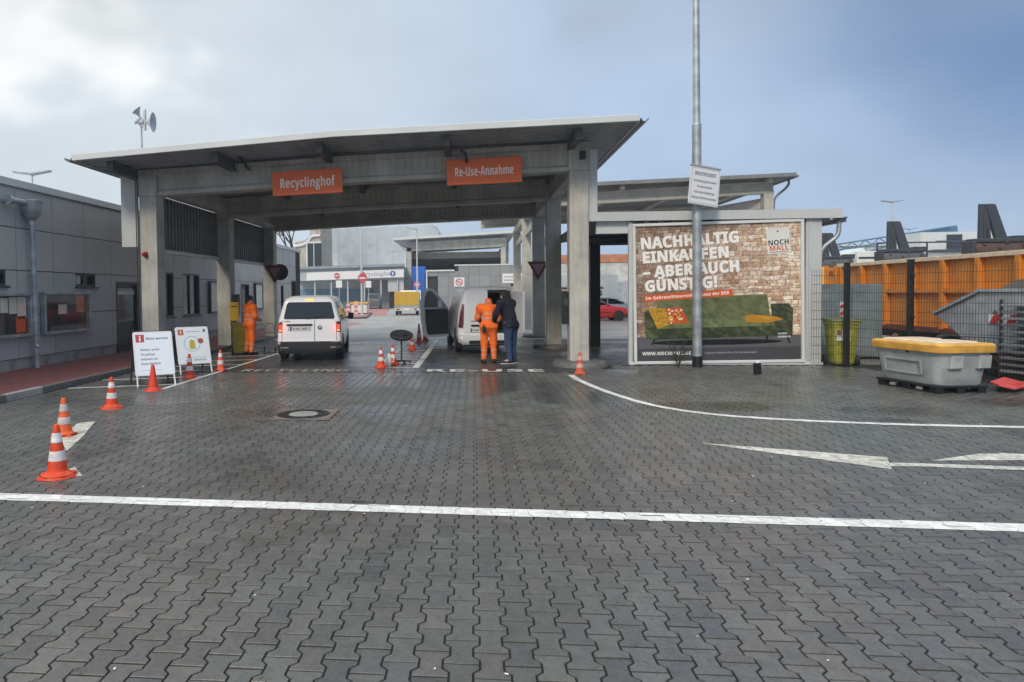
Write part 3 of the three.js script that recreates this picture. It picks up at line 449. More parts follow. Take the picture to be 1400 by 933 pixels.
{ // loudspeakers on a mast above the roof
  const t = thing('loudspeaker_mast', 'grey loudspeaker horns on a short mast above the roof edge', 'loudspeaker', [-8.03, 5.05, -16]); t.scale.set(0.66, 0.96, 0.66);
  mesh('mast', rod([0, 0, 0], [0, 1.12, 0], 0.032, 0.03, 12), C.zinc, t);
  mesh('horn', [put(lathe([[0.03, 0], [0.035, 0.12], [0.06, 0.22], [0.13, 0.34], [0.24, 0.42], [0.25, 0.42], [0.135, 0.32], [0.05, 0.2]], 22), 0.05, 1.02, 0.02, 0, 0, -Math.PI / 2 - 0.05), rod([-0.1, 1.02, 0.02], [0.1, 1.02, 0.02], 0.07, 0.07, 14)], mat([0.42, 0.44, 0.48], 0.5), t);
  mesh('horn', [put(lathe([[0.03, 0], [0.035, 0.08], [0.1, 0.2], [0.17, 0.24], [0.16, 0.25], [0.05, 0.12]], 20), -0.05, 1.12, -0.05, -0.5, 0.9, 0.9), rod([-0.02, 1.1, 0.05], [-0.2, 0.98, 0.1], 0.05, 0.05, 12)], mat([0.42, 0.44, 0.48], 0.5), t);
  mesh('bracket', [box(0.07, 0.52, 0.09, 0.14, 1.07, 0), box(0.2, 0.05, 0.1, 0.05, 0.92, 0)], C.zinc, t);
}

// ------------------------------------------------------------------ annex with the billboard
{
  const t = thing('annex', 'low grey annex with a flat roof beside the canopy', 'building');
  mesh('corner_post', span(2.76, 2.99, 3.48, 5.22, -16.86, -16.95, 0.01), C.paleMetal, t);
  mesh('roof_fascia', [bar([2.765, 3.6, -16.9], [8.62, 3.565, -16.9], 0.1, 0.215)], C.paleMetal, t);
  const roof = mesh('roof', [span(2.8, 8.5, 3.5, 3.62, -16.98, -23.2)], C.roofUnder, t);
  for (let z = -17.2; z > -23; z -= 0.25) mesh('rib', span(2.8, 8.5, 3.44, 3.5, z, z - 0.09), C.roofUnder, roof);
  for (let i = 0; i < 6; i++) mesh('sheet_edge', span(3.95 + i * 0.32, 4.1 + i * 0.32, 3.42, 3.48, -16.92, -16.97), C.dark, roof);
  mesh('lintel', span(2.99, 3.79, 3.2, 3.5, -17.02, -17.2), C.fascia, t);
  mesh('wall', span(3.82, 8.17, 0.06, 3.48, -17.06, -17.2), C.paleMetal, t);
  mesh('post', [span(7.84, 8.2, 0.05, 3.47, -16.96, -17.06, 0.012), span(7.9, 7.96, 0.1, 3.4, -16.94, -16.96)], C.paleMetal, t);
  mesh('post', span(3.74, 3.84, 0.0, 3.46, -16.94, -17.05, 0.01), C.paleMetal, t);
  mesh('side_wall', span(8.08, 8.2, 0.05, 3.48, -17.2, -23.1), C.paleMetal, t);
  mesh('base_rail', span(3.75, 8.22, 0.0, 0.06, -16.9, -17.15, 0.008), C.whitePaintMetal, t);
  for (const z of [-22.8]) mesh('column', span(3.78, 4.1, 0, 3.5, z - 0.16, z + 0.16), C.black, t);
  mesh('ceiling_duct', [rod([3, 3.2, -19], [8, 3.2, -19], 0.12, 0.12, 12), rod([3.2, 3.25, -21], [8, 3.25, -21], 0.08)], C.darkSteel, t);
  const g = mesh('gutter', [box(0.16, 0.1, 6, 8.68, 3.42, -20), box(0.3, 0.03, 0.12, 8.6, 3.47, -16.98)], C.gutter, t);
  mesh('downpipe', tube([[8.62, 3.4, -17.05], [8.62, 3.2, -17.05], [8.58, 3.05, -17.05], [8.3, 2.78, -17.1], [8.24, 2.6, -17.12], [8.24, 0.1, -17.12]], 0.05, 40, 10), C.zinc, g);
}

// ------------------------------------------------------------------ billboard
{
  const t = thing('billboard', 'large framed advertising billboard with a green sofa before a brick wall', 'billboard', [5.81, 1.735, -16.94]); t.rotation.z = 0.013;
  const w = 3.94, h = 3.4;
  mesh('frame', [span(-w / 2, w / 2, h / 2 - 0.07, h / 2, -0.02, 0.07, 0.012), span(-w / 2, w / 2, -h / 2, -h / 2 + 0.07, -0.02, 0.07, 0.012), span(-w / 2, -w / 2 + 0.07, -h / 2 + 0.07, h / 2 - 0.07, -0.02, 0.07, 0.012), span(w / 2 - 0.07, w / 2, -h / 2 + 0.07, h / 2 - 0.07, -0.02, 0.07, 0.012)], C.whitePaintMetal, t);
  const art = canvas(1480, 1270, (x, W, H) => {
    const r = rng(77);
    const pw = 740, ph = Math.round(pw * H / W), off = document.createElement('canvas'); off.width = pw; off.height = ph; const ox = off.getContext('2d'), im = ox.createImageData(pw, ph), rowY = []; { let y = 0; while (y < ph) { rowY.push(y); y += 13 + r() * 11; } rowY.push(y); }
    for (let j = 0; j < ph; j++) for (let i = 0; i < pw; i++) {       // rough stone courses, photographed
      const wy = j + (fbm(i / 60, j / 60, 51, 3) - 0.5) * 16; let k = 0; while (k < rowY.length - 2 && wy > rowY[k + 1]) k++;
      const bw = 26 + 26 * hash2(k, 3, 52), wx = i + k * 17 + (fbm(i / 25, j / 25, 53, 2) - 0.5) * 10, b = Math.floor(wx / bw), fx = (wx / bw - b) * bw, fy = wy - rowY[k], rh = rowY[k + 1] - rowY[k];
      const tone = hash2(b, k, 54), hue = hash2(b, k, 55), n = fbm(i / 9, j / 7, 56, 4), edge = Math.min(fx, bw - fx, fy, rh - fy), right = i / pw;
      let c = mix3([152, 122, 98], [210, 188, 164], sst(0.1, 0.9, tone * 0.6 + right * 0.45)); if (hue > 0.72) c = mix3(c, [182, 138, 108], 0.5); if (hue < 0.2) c = mix3(c, [226, 212, 194], 0.6);
      const q = (0.72 + 0.56 * n) * (edge < 2 ? 0.62 + 0.15 * edge : 1) * (fy < 4 ? 1.1 : 1) * lerp(0.86, 1.08, right), o = (j * pw + i) * 4; for (let m = 0; m < 3; m++) im.data[o + m] = Math.min(250, c[m] * q); im.data[o + 3] = 255;
    }
    ox.putImageData(im, 0, 0); x.drawImage(off, 0, 0, W, H);
    x.fillStyle = '#5e5c5e'; x.fillRect(0, H * 0.82, W, H * 0.18); x.fillStyle = '#47474a'; x.fillRect(0, H * 0.905, W, H * 0.1);
    for (let i = 0; i < 900; i++) { x.fillStyle = `rgba(${r() > 0.5 ? '120,118,118' : '50,50,54'},${r() * 0.2})`; x.fillRect(r() * W, H * 0.82 + r() * H * 0.09, 20 + r() * 60, 2); }
    // sofa: legs, seat, back, arms
    x.fillStyle = '#15130f'; x.beginPath(); x.ellipse(W * 0.49, H * 0.865, W * 0.4, 26, 0, 0, 7); x.fill();
    for (const [a, b] of [[0.12, 0.03], [0.31, 0.0], [0.79, 0.0], [0.9, -0.03]]) { x.beginPath(); x.moveTo(W * a, H * 0.8); x.lineTo(W * a + 24, H * 0.8); x.lineTo(W * (a - b) + 14, H * 0.88); x.lineTo(W * (a - b), H * 0.88); x.fill(); }
    const velvet = (pts, c) => { x.fillStyle = c; x.beginPath(); pts.forEach(([a, b], i) => (i ? x.lineTo(a * W, b * H) : x.moveTo(a * W, b * H))); x.closePath(); x.save(); x.fill(); x.clip(); const xs = pts.map((p) => p[0]), ys = pts.map((p) => p[1]); const x0 = Math.min(...xs) * W, x1 = Math.max(...xs) * W, y0 = Math.min(...ys) * H, y1 = Math.max(...ys) * H; for (let i = 0; i < 420; i++) { x.fillStyle = r() > 0.5 ? `rgba(150,158,104,${r() * 0.14})` : `rgba(24,30,12,${r() * 0.16})`; x.beginPath(); x.ellipse(lerp(x0, x1, r()), lerp(y0, y1, r()), 10 + r() * 46, 6 + r() * 22, r(), 0, 7); x.fill(); } x.restore(); };
    velvet([[0.13, 0.53], [0.8, 0.52], [0.82, 0.7], [0.13, 0.74]], '#656b42');
    velvet([[0.1, 0.7], [0.86, 0.67], [0.88, 0.8], [0.1, 0.83]], '#6d764c');
    velvet([[0.1, 0.76], [0.88, 0.75], [0.88, 0.825], [0.1, 0.84]], '#2b3519');
    velvet([[0.05, 0.63], [0.13, 0.6], [0.14, 0.83], [0.06, 0.84]], '#232a16');
    velvet([[0.82, 0.59], [0.93, 0.59], [0.955, 0.63], [0.95, 0.83], [0.86, 0.82], [0.83, 0.7]], '#1f2417');
    const cushion = (pts, c) => { x.fillStyle = c; x.beginPath(); pts.forEach(([a, b], i) => (i ? x.lineTo(a * W, b * H) : x.moveTo(a * W, b * H))); x.closePath(); x.fill(); };
    cushion([[0.07, 0.6], [0.19, 0.61], [0.21, 0.73], [0.13, 0.76]], '#b98a1e'); cushion([[0.18, 0.61], [0.275, 0.6], [0.325, 0.715], [0.21, 0.73]], '#c4532a');
    for (let i = 0; i < 70; i++) { x.fillStyle = ['#e0b04a', '#8f2c1c', '#e6d8b8', '#d8812c'][Math.floor(r() * 4)]; x.beginPath(); x.arc(W * (0.2 + r() * 0.085), H * (0.615 + r() * 0.1), 3 + r() * 9, 0, 7); x.fill(); }
    for (let i = 0; i < 40; i++) { x.fillStyle = ['#d6ab3c', '#8c6a18'][Math.floor(r() * 2)]; x.beginPath(); x.arc(W * (0.1 + r() * 0.09), H * (0.625 + r() * 0.1), 3 + r() * 7, 0, 7); x.fill(); }
    cushion([[0.665, 0.675], [0.7, 0.665], [0.86, 0.685], [0.9, 0.705], [0.8, 0.73], [0.67, 0.72]], '#b57f16'); cushion([[0.72, 0.675], [0.86, 0.688], [0.8, 0.71]], '#c79228');
    // lettering
    x.textBaseline = 'alphabetic';
    const head = (s, px, py, rot) => { x.save(); x.translate(px * W, py * H); x.rotate(rot); x.font = 'bold 142px sans-serif'; x.fillStyle = 'rgba(50,32,20,0.75)'; x.fillText(s, 6, 7); x.fillStyle = '#f1efe9'; x.strokeStyle = '#f1efe9'; x.lineWidth = 8; x.fillText(s, 0, 0); x.strokeText(s, 0, 0); x.restore(); };
    head('NACHHALTIG', 0.03, 0.165, -0.045); head('EINKAUFEN', 0.04, 0.27, -0.045); head('– ABER AUCH', 0.045, 0.378, -0.045); head('GÜNSTIG!', 0.055, 0.482, -0.045);
    x.save(); x.translate(W * 0.05, H * 0.55); x.rotate(-0.05); x.fillStyle = '#d2561f'; x.fillRect(0, -52, W * 0.545, 60); x.fillStyle = '#f4ede4'; x.font = 'bold 42px sans-serif'; x.fillText('Im Gebrauchtwarenkaufhaus der BSR', 14, -8); x.restore();
    x.save(); x.translate(W * 0.87, H * 0.13); x.rotate(-0.07); x.fillStyle = '#b9b9ae'; x.fillRect(-98, -108, 206, 232); x.fillStyle = '#d9dad2'; x.fillRect(-104, -114, 206, 232); x.fillStyle = '#7d5b42'; x.beginPath(); x.arc(0, -84, 9, 0, 7); x.fill(); x.font = 'bold 66px sans-serif'; x.textAlign = 'center'; x.fillStyle = '#232323'; x.fillText('NOCH', 0, 42); x.fillStyle = '#d2561f'; x.fillText('MALL', 0, 94); x.fillStyle = '#55554f'; x.fillRect(-84, 104, 168, 5); x.restore();
    x.font = 'bold 44px sans-serif'; x.fillStyle = '#f0f0ee'; x.fillText('WWW.NOCHMALL.DE', W * 0.035, H * 0.955); x.font = '26px sans-serif'; x.fillStyle = '#b7b7b7'; x.fillText('Auguste-Viktoria-Allee 99, Reinickendorf', W * 0.42, H * 0.95);
    x.font = 'bold 22px sans-serif'; x.fillStyle = '#efefef'; x.fillText('UNSERE', W * 0.862, H * 0.815); x.fillText('ANGEBOTE', W * 0.862, H * 0.838); 
  });
  mesh('poster', decal(w - 0.14, h - 0.14, 0, 0, 0.012), print(art, 0.35), t, { uv: 'keep' });
  mesh('back_board', span(-w / 2 + 0.04, w / 2 - 0.04, -h / 2 + 0.04, h / 2 - 0.04, -0.03, 0.008), C.zinc, t);
}

// ------------------------------------------------------------------ pole and sign in front of it
{
  const t = thing('lamp_pole', 'tall galvanised pole standing before the billboard', 'pole', [5.19, 0, -16.42]);
  mesh('mast', [rod([0, 0.25, 0], [-0.03, 5.62, 0], 0.105, 0.1, 20), rod([-0.03, 5.62, 0], [-0.08, 12, 0], 0.082, 0.06, 20), lathe([[0.1, -0.03], [0.104, 0], [0.084, 0.04]], 20).translate(-0.03, 5.62, 0)], C.zinc, t);
  mesh('foot', rod([0, -0.01, 0], [0, 0.26, 0], 0.112, 0.112, 20), C.black, t);
  mesh('lamp_arm', [rod([-0.08, 12, 0], [-0.08, 12.1, 1.4], 0.04, 0.03, 10), rbox(0.3, 0.1, 0.7, 0.03, -0.08, 12.08, 1.7)], C.zinc, t);
  mesh('hatch', rbox(0.09, 0.34, 0.02, 0.008, 0, 0.95, 0.098), C.zinc, t);
}
{
  const t = thing('notice_plate', 'white enamel notice plate lettered INDUSTRIEGEBIET clamped high on the pole', 'sign', [5.27, 4.17, -16.24], 0.42); t.rotation.z = -0.1;
  const w = 0.84, h = 0.86;
  mesh('plate', slab(rrect(-w / 2, -h / 2, w / 2, h / 2, 0.05), 0.018, 0.004), C.plateWhite, t);
  mesh('rim', [span(-w / 2, w / 2, h / 2 - 0.008, h / 2 + 0.035, -0.03, 0.035, 0.006), span(-w / 2, w / 2, -h / 2 - 0.012, -h / 2 + 0.008, -0.01, 0.028)], mat([0.35, 0.35, 0.4], 0.5), t);
  mesh('lettering', decal(w - 0.05, h - 0.05, 0, 0, 0.0235), print(canvas(512, 524, (x, W, H) => {
    x.fillStyle = '#e3e3e6'; x.fillRect(0, 0, W, H); x.strokeStyle = '#8c8890'; x.lineWidth = 5; x.strokeRect(8, 8, W - 16, H - 16); x.fillStyle = '#2a2a30'; x.textAlign = 'center';
    const ln = (s, y, px, sx) => { x.save(); x.translate(W / 2, y); x.scale(sx, 1); x.font = `bold ${px}px sans-serif`; x.fillText(s, 0, 0); x.restore(); };
    ln('INDUSTRIEGEBIET', 112, 74, 0.62); ln('Bei Auslösung Signalhorn Gewerbe', 210, 50, 0.5); ln('Vor verlassen abstellen', 290, 50, 0.5); ln('in den nächsten Gebäude folgen', 374, 50, 0.5); ln('Weisungen des BSR-Personals befolgen', 456, 50, 0.48);
  }), 0.4), t, { uv: 'keep' });
  for (const y of [0.28, -0.28]) mesh('clamp', [box(0.3, 0.035, 0.03, 0, y, -0.035), box(0.03, 0.035, 0.24, -0.13, y, -0.14), box(0.03, 0.035, 0.24, 0.13, y, -0.14)], C.steel, t);
}
{ const t = thing('bollard', 'short black stub bollard with a pale cap before the billboard', 'bollard', [5.97, 0, -15]); mesh('post', [rbox(0.13, 0.25, 0.1, 0.015, 0, 0.12, 0, 0, 0.2, 0.06)], C.black, t); mesh('cap', rbox(0.08, 0.05, 0.06, 0.01, 0.0, 0.262, 0.0, 0, 0.2, 0.06), C.paper, t); }
{
  const t = thing('weed', 'dry dark weed growing at the pole foot', 'plant', [4.72, 0, -16.3]), r = rng(19), g = [];
  for (let i = 0; i < 16; i++) { const a = r() * 6.3, l = 0.25 + r() * 0.5, s = 0.05 + r() * 0.22; g.push(tube([[0, 0, 0], [Math.cos(a) * s * 0.4, l * 0.5, Math.sin(a) * s * 0.4], [Math.cos(a) * s, l, Math.sin(a) * s]], 0.006, 6, 4)); for (let k = 0; k < 3; k++) { const q = 0.4 + 0.25 * k; g.push(box(0.05, 0.004, 0.02, Math.cos(a) * s * q + 0.02, l * q, Math.sin(a) * s * q, r(), r() * 6, r())); } }
  mesh('stems', g, mat([0.045, 0.05, 0.025], 0.9), t);
}

// ------------------------------------------------------------------ traffic cones
function makeCone(label, stripes, m, at, opt = {}) {
  const t = thing('traffic_cone', label, 'traffic cone', at, opt.turn ?? 0, 'traffic cones on the forecourt');
  const h = opt.h ?? 0.5, R = (y) => lerp(0.095, 0.026, (y - 0.06) / (h - 0.06));
  const flare = opt.flare ?? 0.165;
  if (stripes) {
    const b = [0.06, 0.28 * h + 0.02, 0.5 * h, 0.66 * h, 0.84 * h, h];
    mesh('body', lathe([[R(0.06), 0.06], [R(h - 0.01), h - 0.01], [R(h) - 0.008, h], [0, h]], 26), m, t);
    for (const k of [1, 3]) mesh('white_band', lathe([[R(b[k]) - 0.001, b[k]], [R(b[k]) + 0.003, b[k]], [R(b[k + 1]) + 0.003, b[k + 1]], [R(b[k + 1]) - 0.001, b[k + 1]]], 26), opt.band ?? C.coneWhite, t);
  } else mesh('body', lathe([[R(0.06), 0.06], [R(h - 0.01), h - 0.01], [R(h) - 0.008, h], [0, h]], 26), m, t);
  const n = opt.sides ?? 6;
  mesh('foot', [lathe([[0.0, 0.022], [flare - 0.02, 0.02], [flare - 0.05, 0.032], [0.115, 0.045], [0.094, 0.062]], 26), put(new THREE.CylinderGeometry(flare, flare + 0.012, 0.022, n * (n < 8 ? 1 : 1)), 0, 0.012, 0, 0, 0.4)], opt.foot ?? m, t);
  return t;
}
const coneBand2 = worn([0.66, 0.62, 0.62], 0.6, grimeTex, 5);
makeCone('clean bright orange cone with two white bands, nearest the camera', true, C.coneOrange, [-4.17, 0, -6.4], { h: 0.525, flare: 0.19, sides: 6 });
makeCone('orange cone with grubby bands, behind the nearest cone', true, mat([0.8, 0.13, 0.03], 0.55), [-5.3, 0, -8.3], { h: 0.49, band: coneBand2, turn: 0.5, sides: 4 });
makeCone('banded orange cone alone on open paving left of the manhole', true, C.coneOrange, [-5.82, 0, -10.4], { h: 0.5, flare: 0.18, turn: 0.3, sides: 6 });
makeCone('plain red cone without bands, before the larger white folding sign', false, mat([0.72, 0.06, 0.03], 0.5), [-6.08, 0, -12.35], { h: 0.5, turn: 0.2, sides: 8 });
makeCone('banded cone standing before the folding sign with the round picture', true, C.coneOrange, [-6.18, 0, -14.25], { h: 0.53, turn: 0.7, sides: 6 });
makeCone('banded cone between the folding signs and the white van', true, mat([0.76, 0.12, 0.05], 0.55), [-6.02, 0, -15.65], { h: 0.5, turn: 0.1, sides: 4 });
makeCone('bright banded cone at the front corner of the middle hatching', true, C.coneOrange, [-2.27, 0, -16.4], { h: 0.5, turn: 0.1, sides: 6 });
makeCone('banded cone right beside the oval black stool', true, C.coneOrange, [-2.06, 0, -17.1], { h: 0.5, turn: 0.6, sides: 6 });
makeCone('cone on the middle hatching just behind the oval black stool', true, C.coneOrange, [-1.96, 0, -21.4], { h: 0.52, band: coneBand2, sides: 4 });
makeCone('tall cone far along the hatching, left of the two tall ones', true, C.coneOrange, [-1.98, 0, -24.4], { h: 0.7, band: coneBand2, sides: 4 });
makeCone('tall cone nearest the open van door, right of the two tall ones', true, C.coneOrange, [-1.82, 0, -25.4], { h: 0.72, band: coneBand2, turn: 0.4, sides: 4 });
makeCone('faded cone at the foot of the right front canopy column', true, mat([0.55, 0.1, 0.05], 0.65), [2.27, 0, -14.95], { h: 0.48, band: mat([0.62, 0.36, 0.3], 0.7), turn: 0.2, sides: 4 });

// ------------------------------------------------------------------ folding signs
function aBoard(label, at, ry, h, draw) {
  const t = thing('folding_sign', label, 'folding sign', at, ry), w = 0.76, K = 0.42;
  const front = mesh('panel', put(slab(rrect(-w / 2, 0.22, w / 2, h + 0.01, 0.045), 0.022, 0.004), 0, 0, -0.015, 0), C.plateWhite, t); front.rotation.x = -Math.atan(K / h); front.position.z = K;
  const pr = mesh('print', decal(w - 0.05, h - 0.26, 0, 0.22 + (h - 0.22) / 2, 0.012), print(canvas(512, Math.round(512 * (h - 0.26) / (w - 0.05)), draw), 0.45), front, { uv: 'keep' });
  for (const x of [-w / 2 + 0.03, w / 2 - 0.03]) { mesh('front_leg', bar([x, 0.24, K * (1 - 0.24 / h) + 0.003], [x * 1.02, 0, K + 0.005], 0.026, 0.026), C.plateWhite, t); mesh('rear_leg', bar([x, h - 0.02, -0.02], [x * 1.04, 0, -0.42], 0.028, 0.028), C.darkSteel, t); }
  mesh('rear_panel', bar([0, h - 0.05, -0.035], [0, 0.3, -0.3], w - 0.08, 0.015), C.darkSteel, t);
  return t;
}
aBoard('larger white folding sign with a red square and lines of text', [-6.55, 0, -13.3], 0.62, 1.13, (x, W, H) => {
  x.fillStyle = '#e4eaf0'; x.fillRect(0, 0, W, H); x.fillStyle = '#b5434f'; x.fillRect(18, 22, 118, 118); x.fillStyle = '#f3e2e2'; x.fillRect(66, 40, 22, 18); x.fillRect(66, 66, 22, 56); x.fillStyle = '#41454e'; x.font = 'bold 52px sans-serif'; x.fillText('Bitte warten', 156, 104);
  x.font = 'bold 44px sans-serif'; ['Kinder unter', '12 Jahren', 'müssen im', 'Auto bleiben'].forEach((s, i) => x.fillText(s, 70, 270 + i * 70, 360)); x.fillStyle = '#9aa0a8'; x.fillRect(72, 560, 270, 5);
});
aBoard('smaller white folding sign with a round yellow picture, farther back', [-6.65, 0, -15.45], 0.66, 1.12, (x, W, H) => {
  x.fillStyle = '#e0e5e8'; x.fillRect(0, 0, W, H); x.fillStyle = '#b9573c'; x.fillRect(22, 24, 92, 100); x.fillStyle = '#ead9d0'; x.fillRect(60, 44, 18, 60); x.fillStyle = '#83878c'; x.fillRect(150, 60, 230, 10); x.fillStyle = '#5b6068'; x.fillRect(440, 28, 40, 52);
  x.strokeStyle = '#8db0b6'; x.lineWidth = 10; x.beginPath(); x.arc(240, 280, 130, 0, 7); x.stroke(); x.fillStyle = '#b8a63a'; x.beginPath(); x.moveTo(190, 370); x.lineTo(200, 230); x.lineTo(240, 200); x.lineTo(285, 240); x.lineTo(290, 370); x.fill(); x.fillStyle = '#a8543c'; x.beginPath(); x.arc(385, 235, 48, 0, 7); x.fill();
  x.fillStyle = '#a7b3ba'; x.fillRect(110, 510, 350, 8); x.fillStyle = '#4c5158'; x.fillRect(110, 560, 90, 14); x.fillStyle = '#aebcc4'; x.fillRect(230, 545, 220, 34); x.fillStyle = '#555'; x.fillRect(430, 640, 30, 30);
});

// ------------------------------------------------------------------ grit box on a pallet
{
  const p = thing('pallet', 'black plastic pallet under the grey grit box', 'pallet', [8.13, 0, -12.98], 0.16), L = 1.36, Wd = 0.94;
  mesh('deck', span(-Wd / 2, Wd / 2, 0.09, 0.13, -L / 2, L / 2, 0.01), C.black, p);
  for (const x of [-Wd / 2 + 0.09, 0, Wd / 2 - 0.09]) { for (const z of [-L / 2 + 0.1, 0, L / 2 - 0.1]) mesh('block', rbox(0.15, 0.07, 0.16, 0.012, x, 0.06, z), C.black, p); mesh('runner', span(x - 0.07, x + 0.07, 0, 0.028, -L / 2 + 0.02, L / 2 - 0.02, 0.005), C.black, p); }
  for (const z of [-0.3, 0.3]) mesh('front_block', rbox(0.06, 0.05, 0.1, 0.01, -Wd / 2 + 0.02, 0.05, z), worn([0.3, 0.3, 0.3], 0.6), p);
  const t = thing('grit_box', 'grey plastic grit box with an orange yellow lid on a black pallet', 'grit box', [8.13, 0.13, -12.98], 0.16);
  const ring = (w, l, r, y) => rrect(-w / 2, -l / 2, w / 2, l / 2, r, 5).map(([x, z]) => [x, y, z]);
  const loft = (rings, cap = true) => { const pos = [], n = rings[0].length; for (let i = 0; i < rings.length - 1; i++) for (let k = 0; k < n; k++) { const a = rings[i][k], b = rings[i][(k + 1) % n], c = rings[i + 1][(k + 1) % n], d = rings[i + 1][k]; pos.push(...a, ...c, ...b, ...a, ...d, ...c); } if (cap) for (const [R, f] of [[rings[0], 1], [rings[rings.length - 1], 0]]) for (let k = 1; k < n - 1; k++) { const q = [R[0], R[k], R[k + 1]]; if (!f) q.reverse(); q.forEach((v) => pos.push(...v)); } const g = new THREE.BufferGeometry(); g.setAttribute('position', new THREE.Float32BufferAttribute(pos, 3)); return toCreasedNormals(g, 0.6); };
  mesh('tub', loft([ring(0.82, 1.3, 0.17, 0), ring(0.85, 1.33, 0.17, 0.02), ring(0.96, 1.46, 0.15, 0.52), ring(1.0, 1.5, 0.15, 0.525), ring(1.0, 1.5, 0.15, 0.56)]), C.gritBody, t);
  const lid = mesh('lid', loft([ring(1.02, 1.54, 0.16, 0.565), ring(1.09, 1.62, 0.16, 0.57), ring(1.1, 1.63, 0.16, 0.6), ring(1.1, 1.63, 0.16, 0.69), ring(1.06, 1.59, 0.16, 0.715), ring(1.0, 1.52, 0.15, 0.72)]), C.gritLid, t);
  for (const z of [-0.4, 0.32]) mesh('raised_pad', loft([ring(0.78, 0.6, 0.1, 0.722), ring(0.74, 0.56, 0.1, 0.745)].map((q) => q.map(([x, y, zz]) => [x, y, zz + z]))), C.gritTop, lid);
  for (const [x, z, a] of [[-0.2, 0.72, 0], [0.3, 0.72, 0]]) mesh('lug', put(slab([[-0.11, 0.3], [0.11, 0.3], [0.13, 0.52], [-0.09, 0.52]], 0.07, 0.01), x, 0, z - 0.02, 0, a), C.gritBody, t);
  // raised frame on the long side
  const sl = 0.1; const fr = [[-0.42, 0.17, 0.86, 0.025], [-0.42, 0.4, 0.86, 0.025]];
  mesh('embossed_frame', [box(0.022, 0.03, 0.8, -0.462, 0.17, -0.05, 0, 0, sl), box(0.022, 0.03, 0.8, -0.487, 0.4, -0.05, 0, 0, sl), box(0.022, 0.23, 0.03, -0.475, 0.285, 0.35, 0, 0, sl), box(0.022, 0.23, 0.03, -0.475, 0.285, -0.45, 0, 0, sl)], C.gritBody, t);
  mesh('latch', rbox(0.03, 0.05, 0.06, 0.006, -0.52, 0.56, 0.1), C.black, t);
}
// ------------------------------------------------------------------ double-wire fence
{
  const t = thing('mesh_fence', 'black double wire mesh fence on square posts at the container yard', 'fence'), r = 0.0035;
  const runs = [[[7.72, -16.42], [8.44, -16.43]], [[8.54, -16.38], [8.98, -15.05]], [[9.03, -14.94], [9.86, -12.75]]];
  for (const [a, b] of [[8.49, -16.43], [9.0, -15.0]]) mesh('post', [rbox(0.1, 2.37, 0.1, 0.008, a, 1.185, b), rbox(0.11, 0.02, 0.11, 0.004, a, 2.38, b)], C.black, t);
  mesh('post', rbox(0.1, 2.3, 0.1, 0.008, 9.9, 1.15, -12.65), C.black, t);
  for (const [a, b] of runs) {
    const l = Math.hypot(b[0] - a[0], b[1] - a[1]), n = Math.round(l / 0.055), v = [], h = [];
    for (let i = 0; i <= n; i++) { const x = lerp(a[0], b[0], i / n), z = lerp(a[1], b[1], i / n); v.push(rod([x, 0.06, z], [x, 2.24, z], r, r, 4)); }
    for (let y = 0.1; y < 2.24; y += 0.2) h.push(rod([a[0], y, a[1] + 0.006], [b[0], y, b[1] + 0.006], 0.0045, 0.0045, 4));
    const p = mesh('mesh_panel', h, C.black, t); mesh('vertical_wires', v, C.black, p, { kind: 'stuff' });
  }
  for (const y of [0.3, 1.2, 2.05]) mesh('clip', rbox(0.05, 0.05, 0.12, 0.006, 9.0, y, -14.94), C.black, t);
}
// ------------------------------------------------------------------ wheelie bins
function wheelie(name, label, at, ry, m, lidM, sc, extra) {
  const t = thing(name, label, 'bin', at, ry);
  const P = (w, d, y, zo) => rrect(-w / 2, -d / 2 + zo, w / 2, d / 2 + zo, 0.05, 3).map(([x, z]) => [x * sc, y * sc, z * sc]);
  const rings = [P(0.4, 0.42, 0.04, 0), P(0.42, 0.44, 0.08, 0), P(0.52, 0.58, 0.92, 0), P(0.57, 0.63, 0.925, 0), P(0.57, 0.63, 0.98, 0)];
  const pos = [], n = rings[0].length; for (let i = 0; i < rings.length - 1; i++) for (let k = 0; k < n; k++) { const a = rings[i][k], b = rings[i][(k + 1) % n], c = rings[i + 1][(k + 1) % n], d = rings[i + 1][k]; pos.push(...a, ...c, ...b, ...a, ...d, ...c); }
  const g = new THREE.BufferGeometry(); g.setAttribute('position', new THREE.Float32BufferAttribute(pos, 3));
  mesh('tub', toCreasedNormals(g, 0.5), m, t);
  mesh('lid', [rbox(0.6 * sc, 0.05 * sc, 0.66 * sc, 0.015, 0, 1.005 * sc, 0, 0.05), rod([-0.24 * sc, 1.0 * sc, -0.36 * sc], [0.24 * sc, 1.0 * sc, -0.36 * sc], 0.02 * sc)], lidM, t);
  for (const s of [-1, 1]) mesh('wheel', [rod([s * 0.2 * sc, 0.1 * sc, -0.26 * sc], [s * 0.27 * sc, 0.1 * sc, -0.26 * sc], 0.1 * sc, 0.1 * sc, 20)], C.rubber, t);
  if (extra) extra(t, sc);
  return t;
}
wheelie('wheelie_bin', 'lime yellow wheelie bin with a dark lid behind the mesh fence', [8.64, 0, -16.95], -0.1, C.binYellow, worn([0.2, 0.22, 0.06], 0.6), 1.05, (t) => {
  mesh('label_sheet', decal(0.3, 0.26, -0.07, 0.72, 0.302, -0.08), leaf('#c9cbbd', (x, w, h) => { x.fillStyle = '#7a4a30'; x.fillRect(6, 10, 30, 60); x.fillStyle = '#5c6b64'; for (let i = 0; i < 9; i++) x.fillRect(44, 14 + i * 10, 44 - (i * 13) % 20, 4); x.fillStyle = '#e7e7df'; x.fillRect(0, 108, 96, 20); }), t, { uv: 'keep' });
  mesh('side_wheel', rod([0.22, 0.12, 0.12], [0.32, 0.12, 0.12], 0.12, 0.12, 20), C.rubber, t);
});
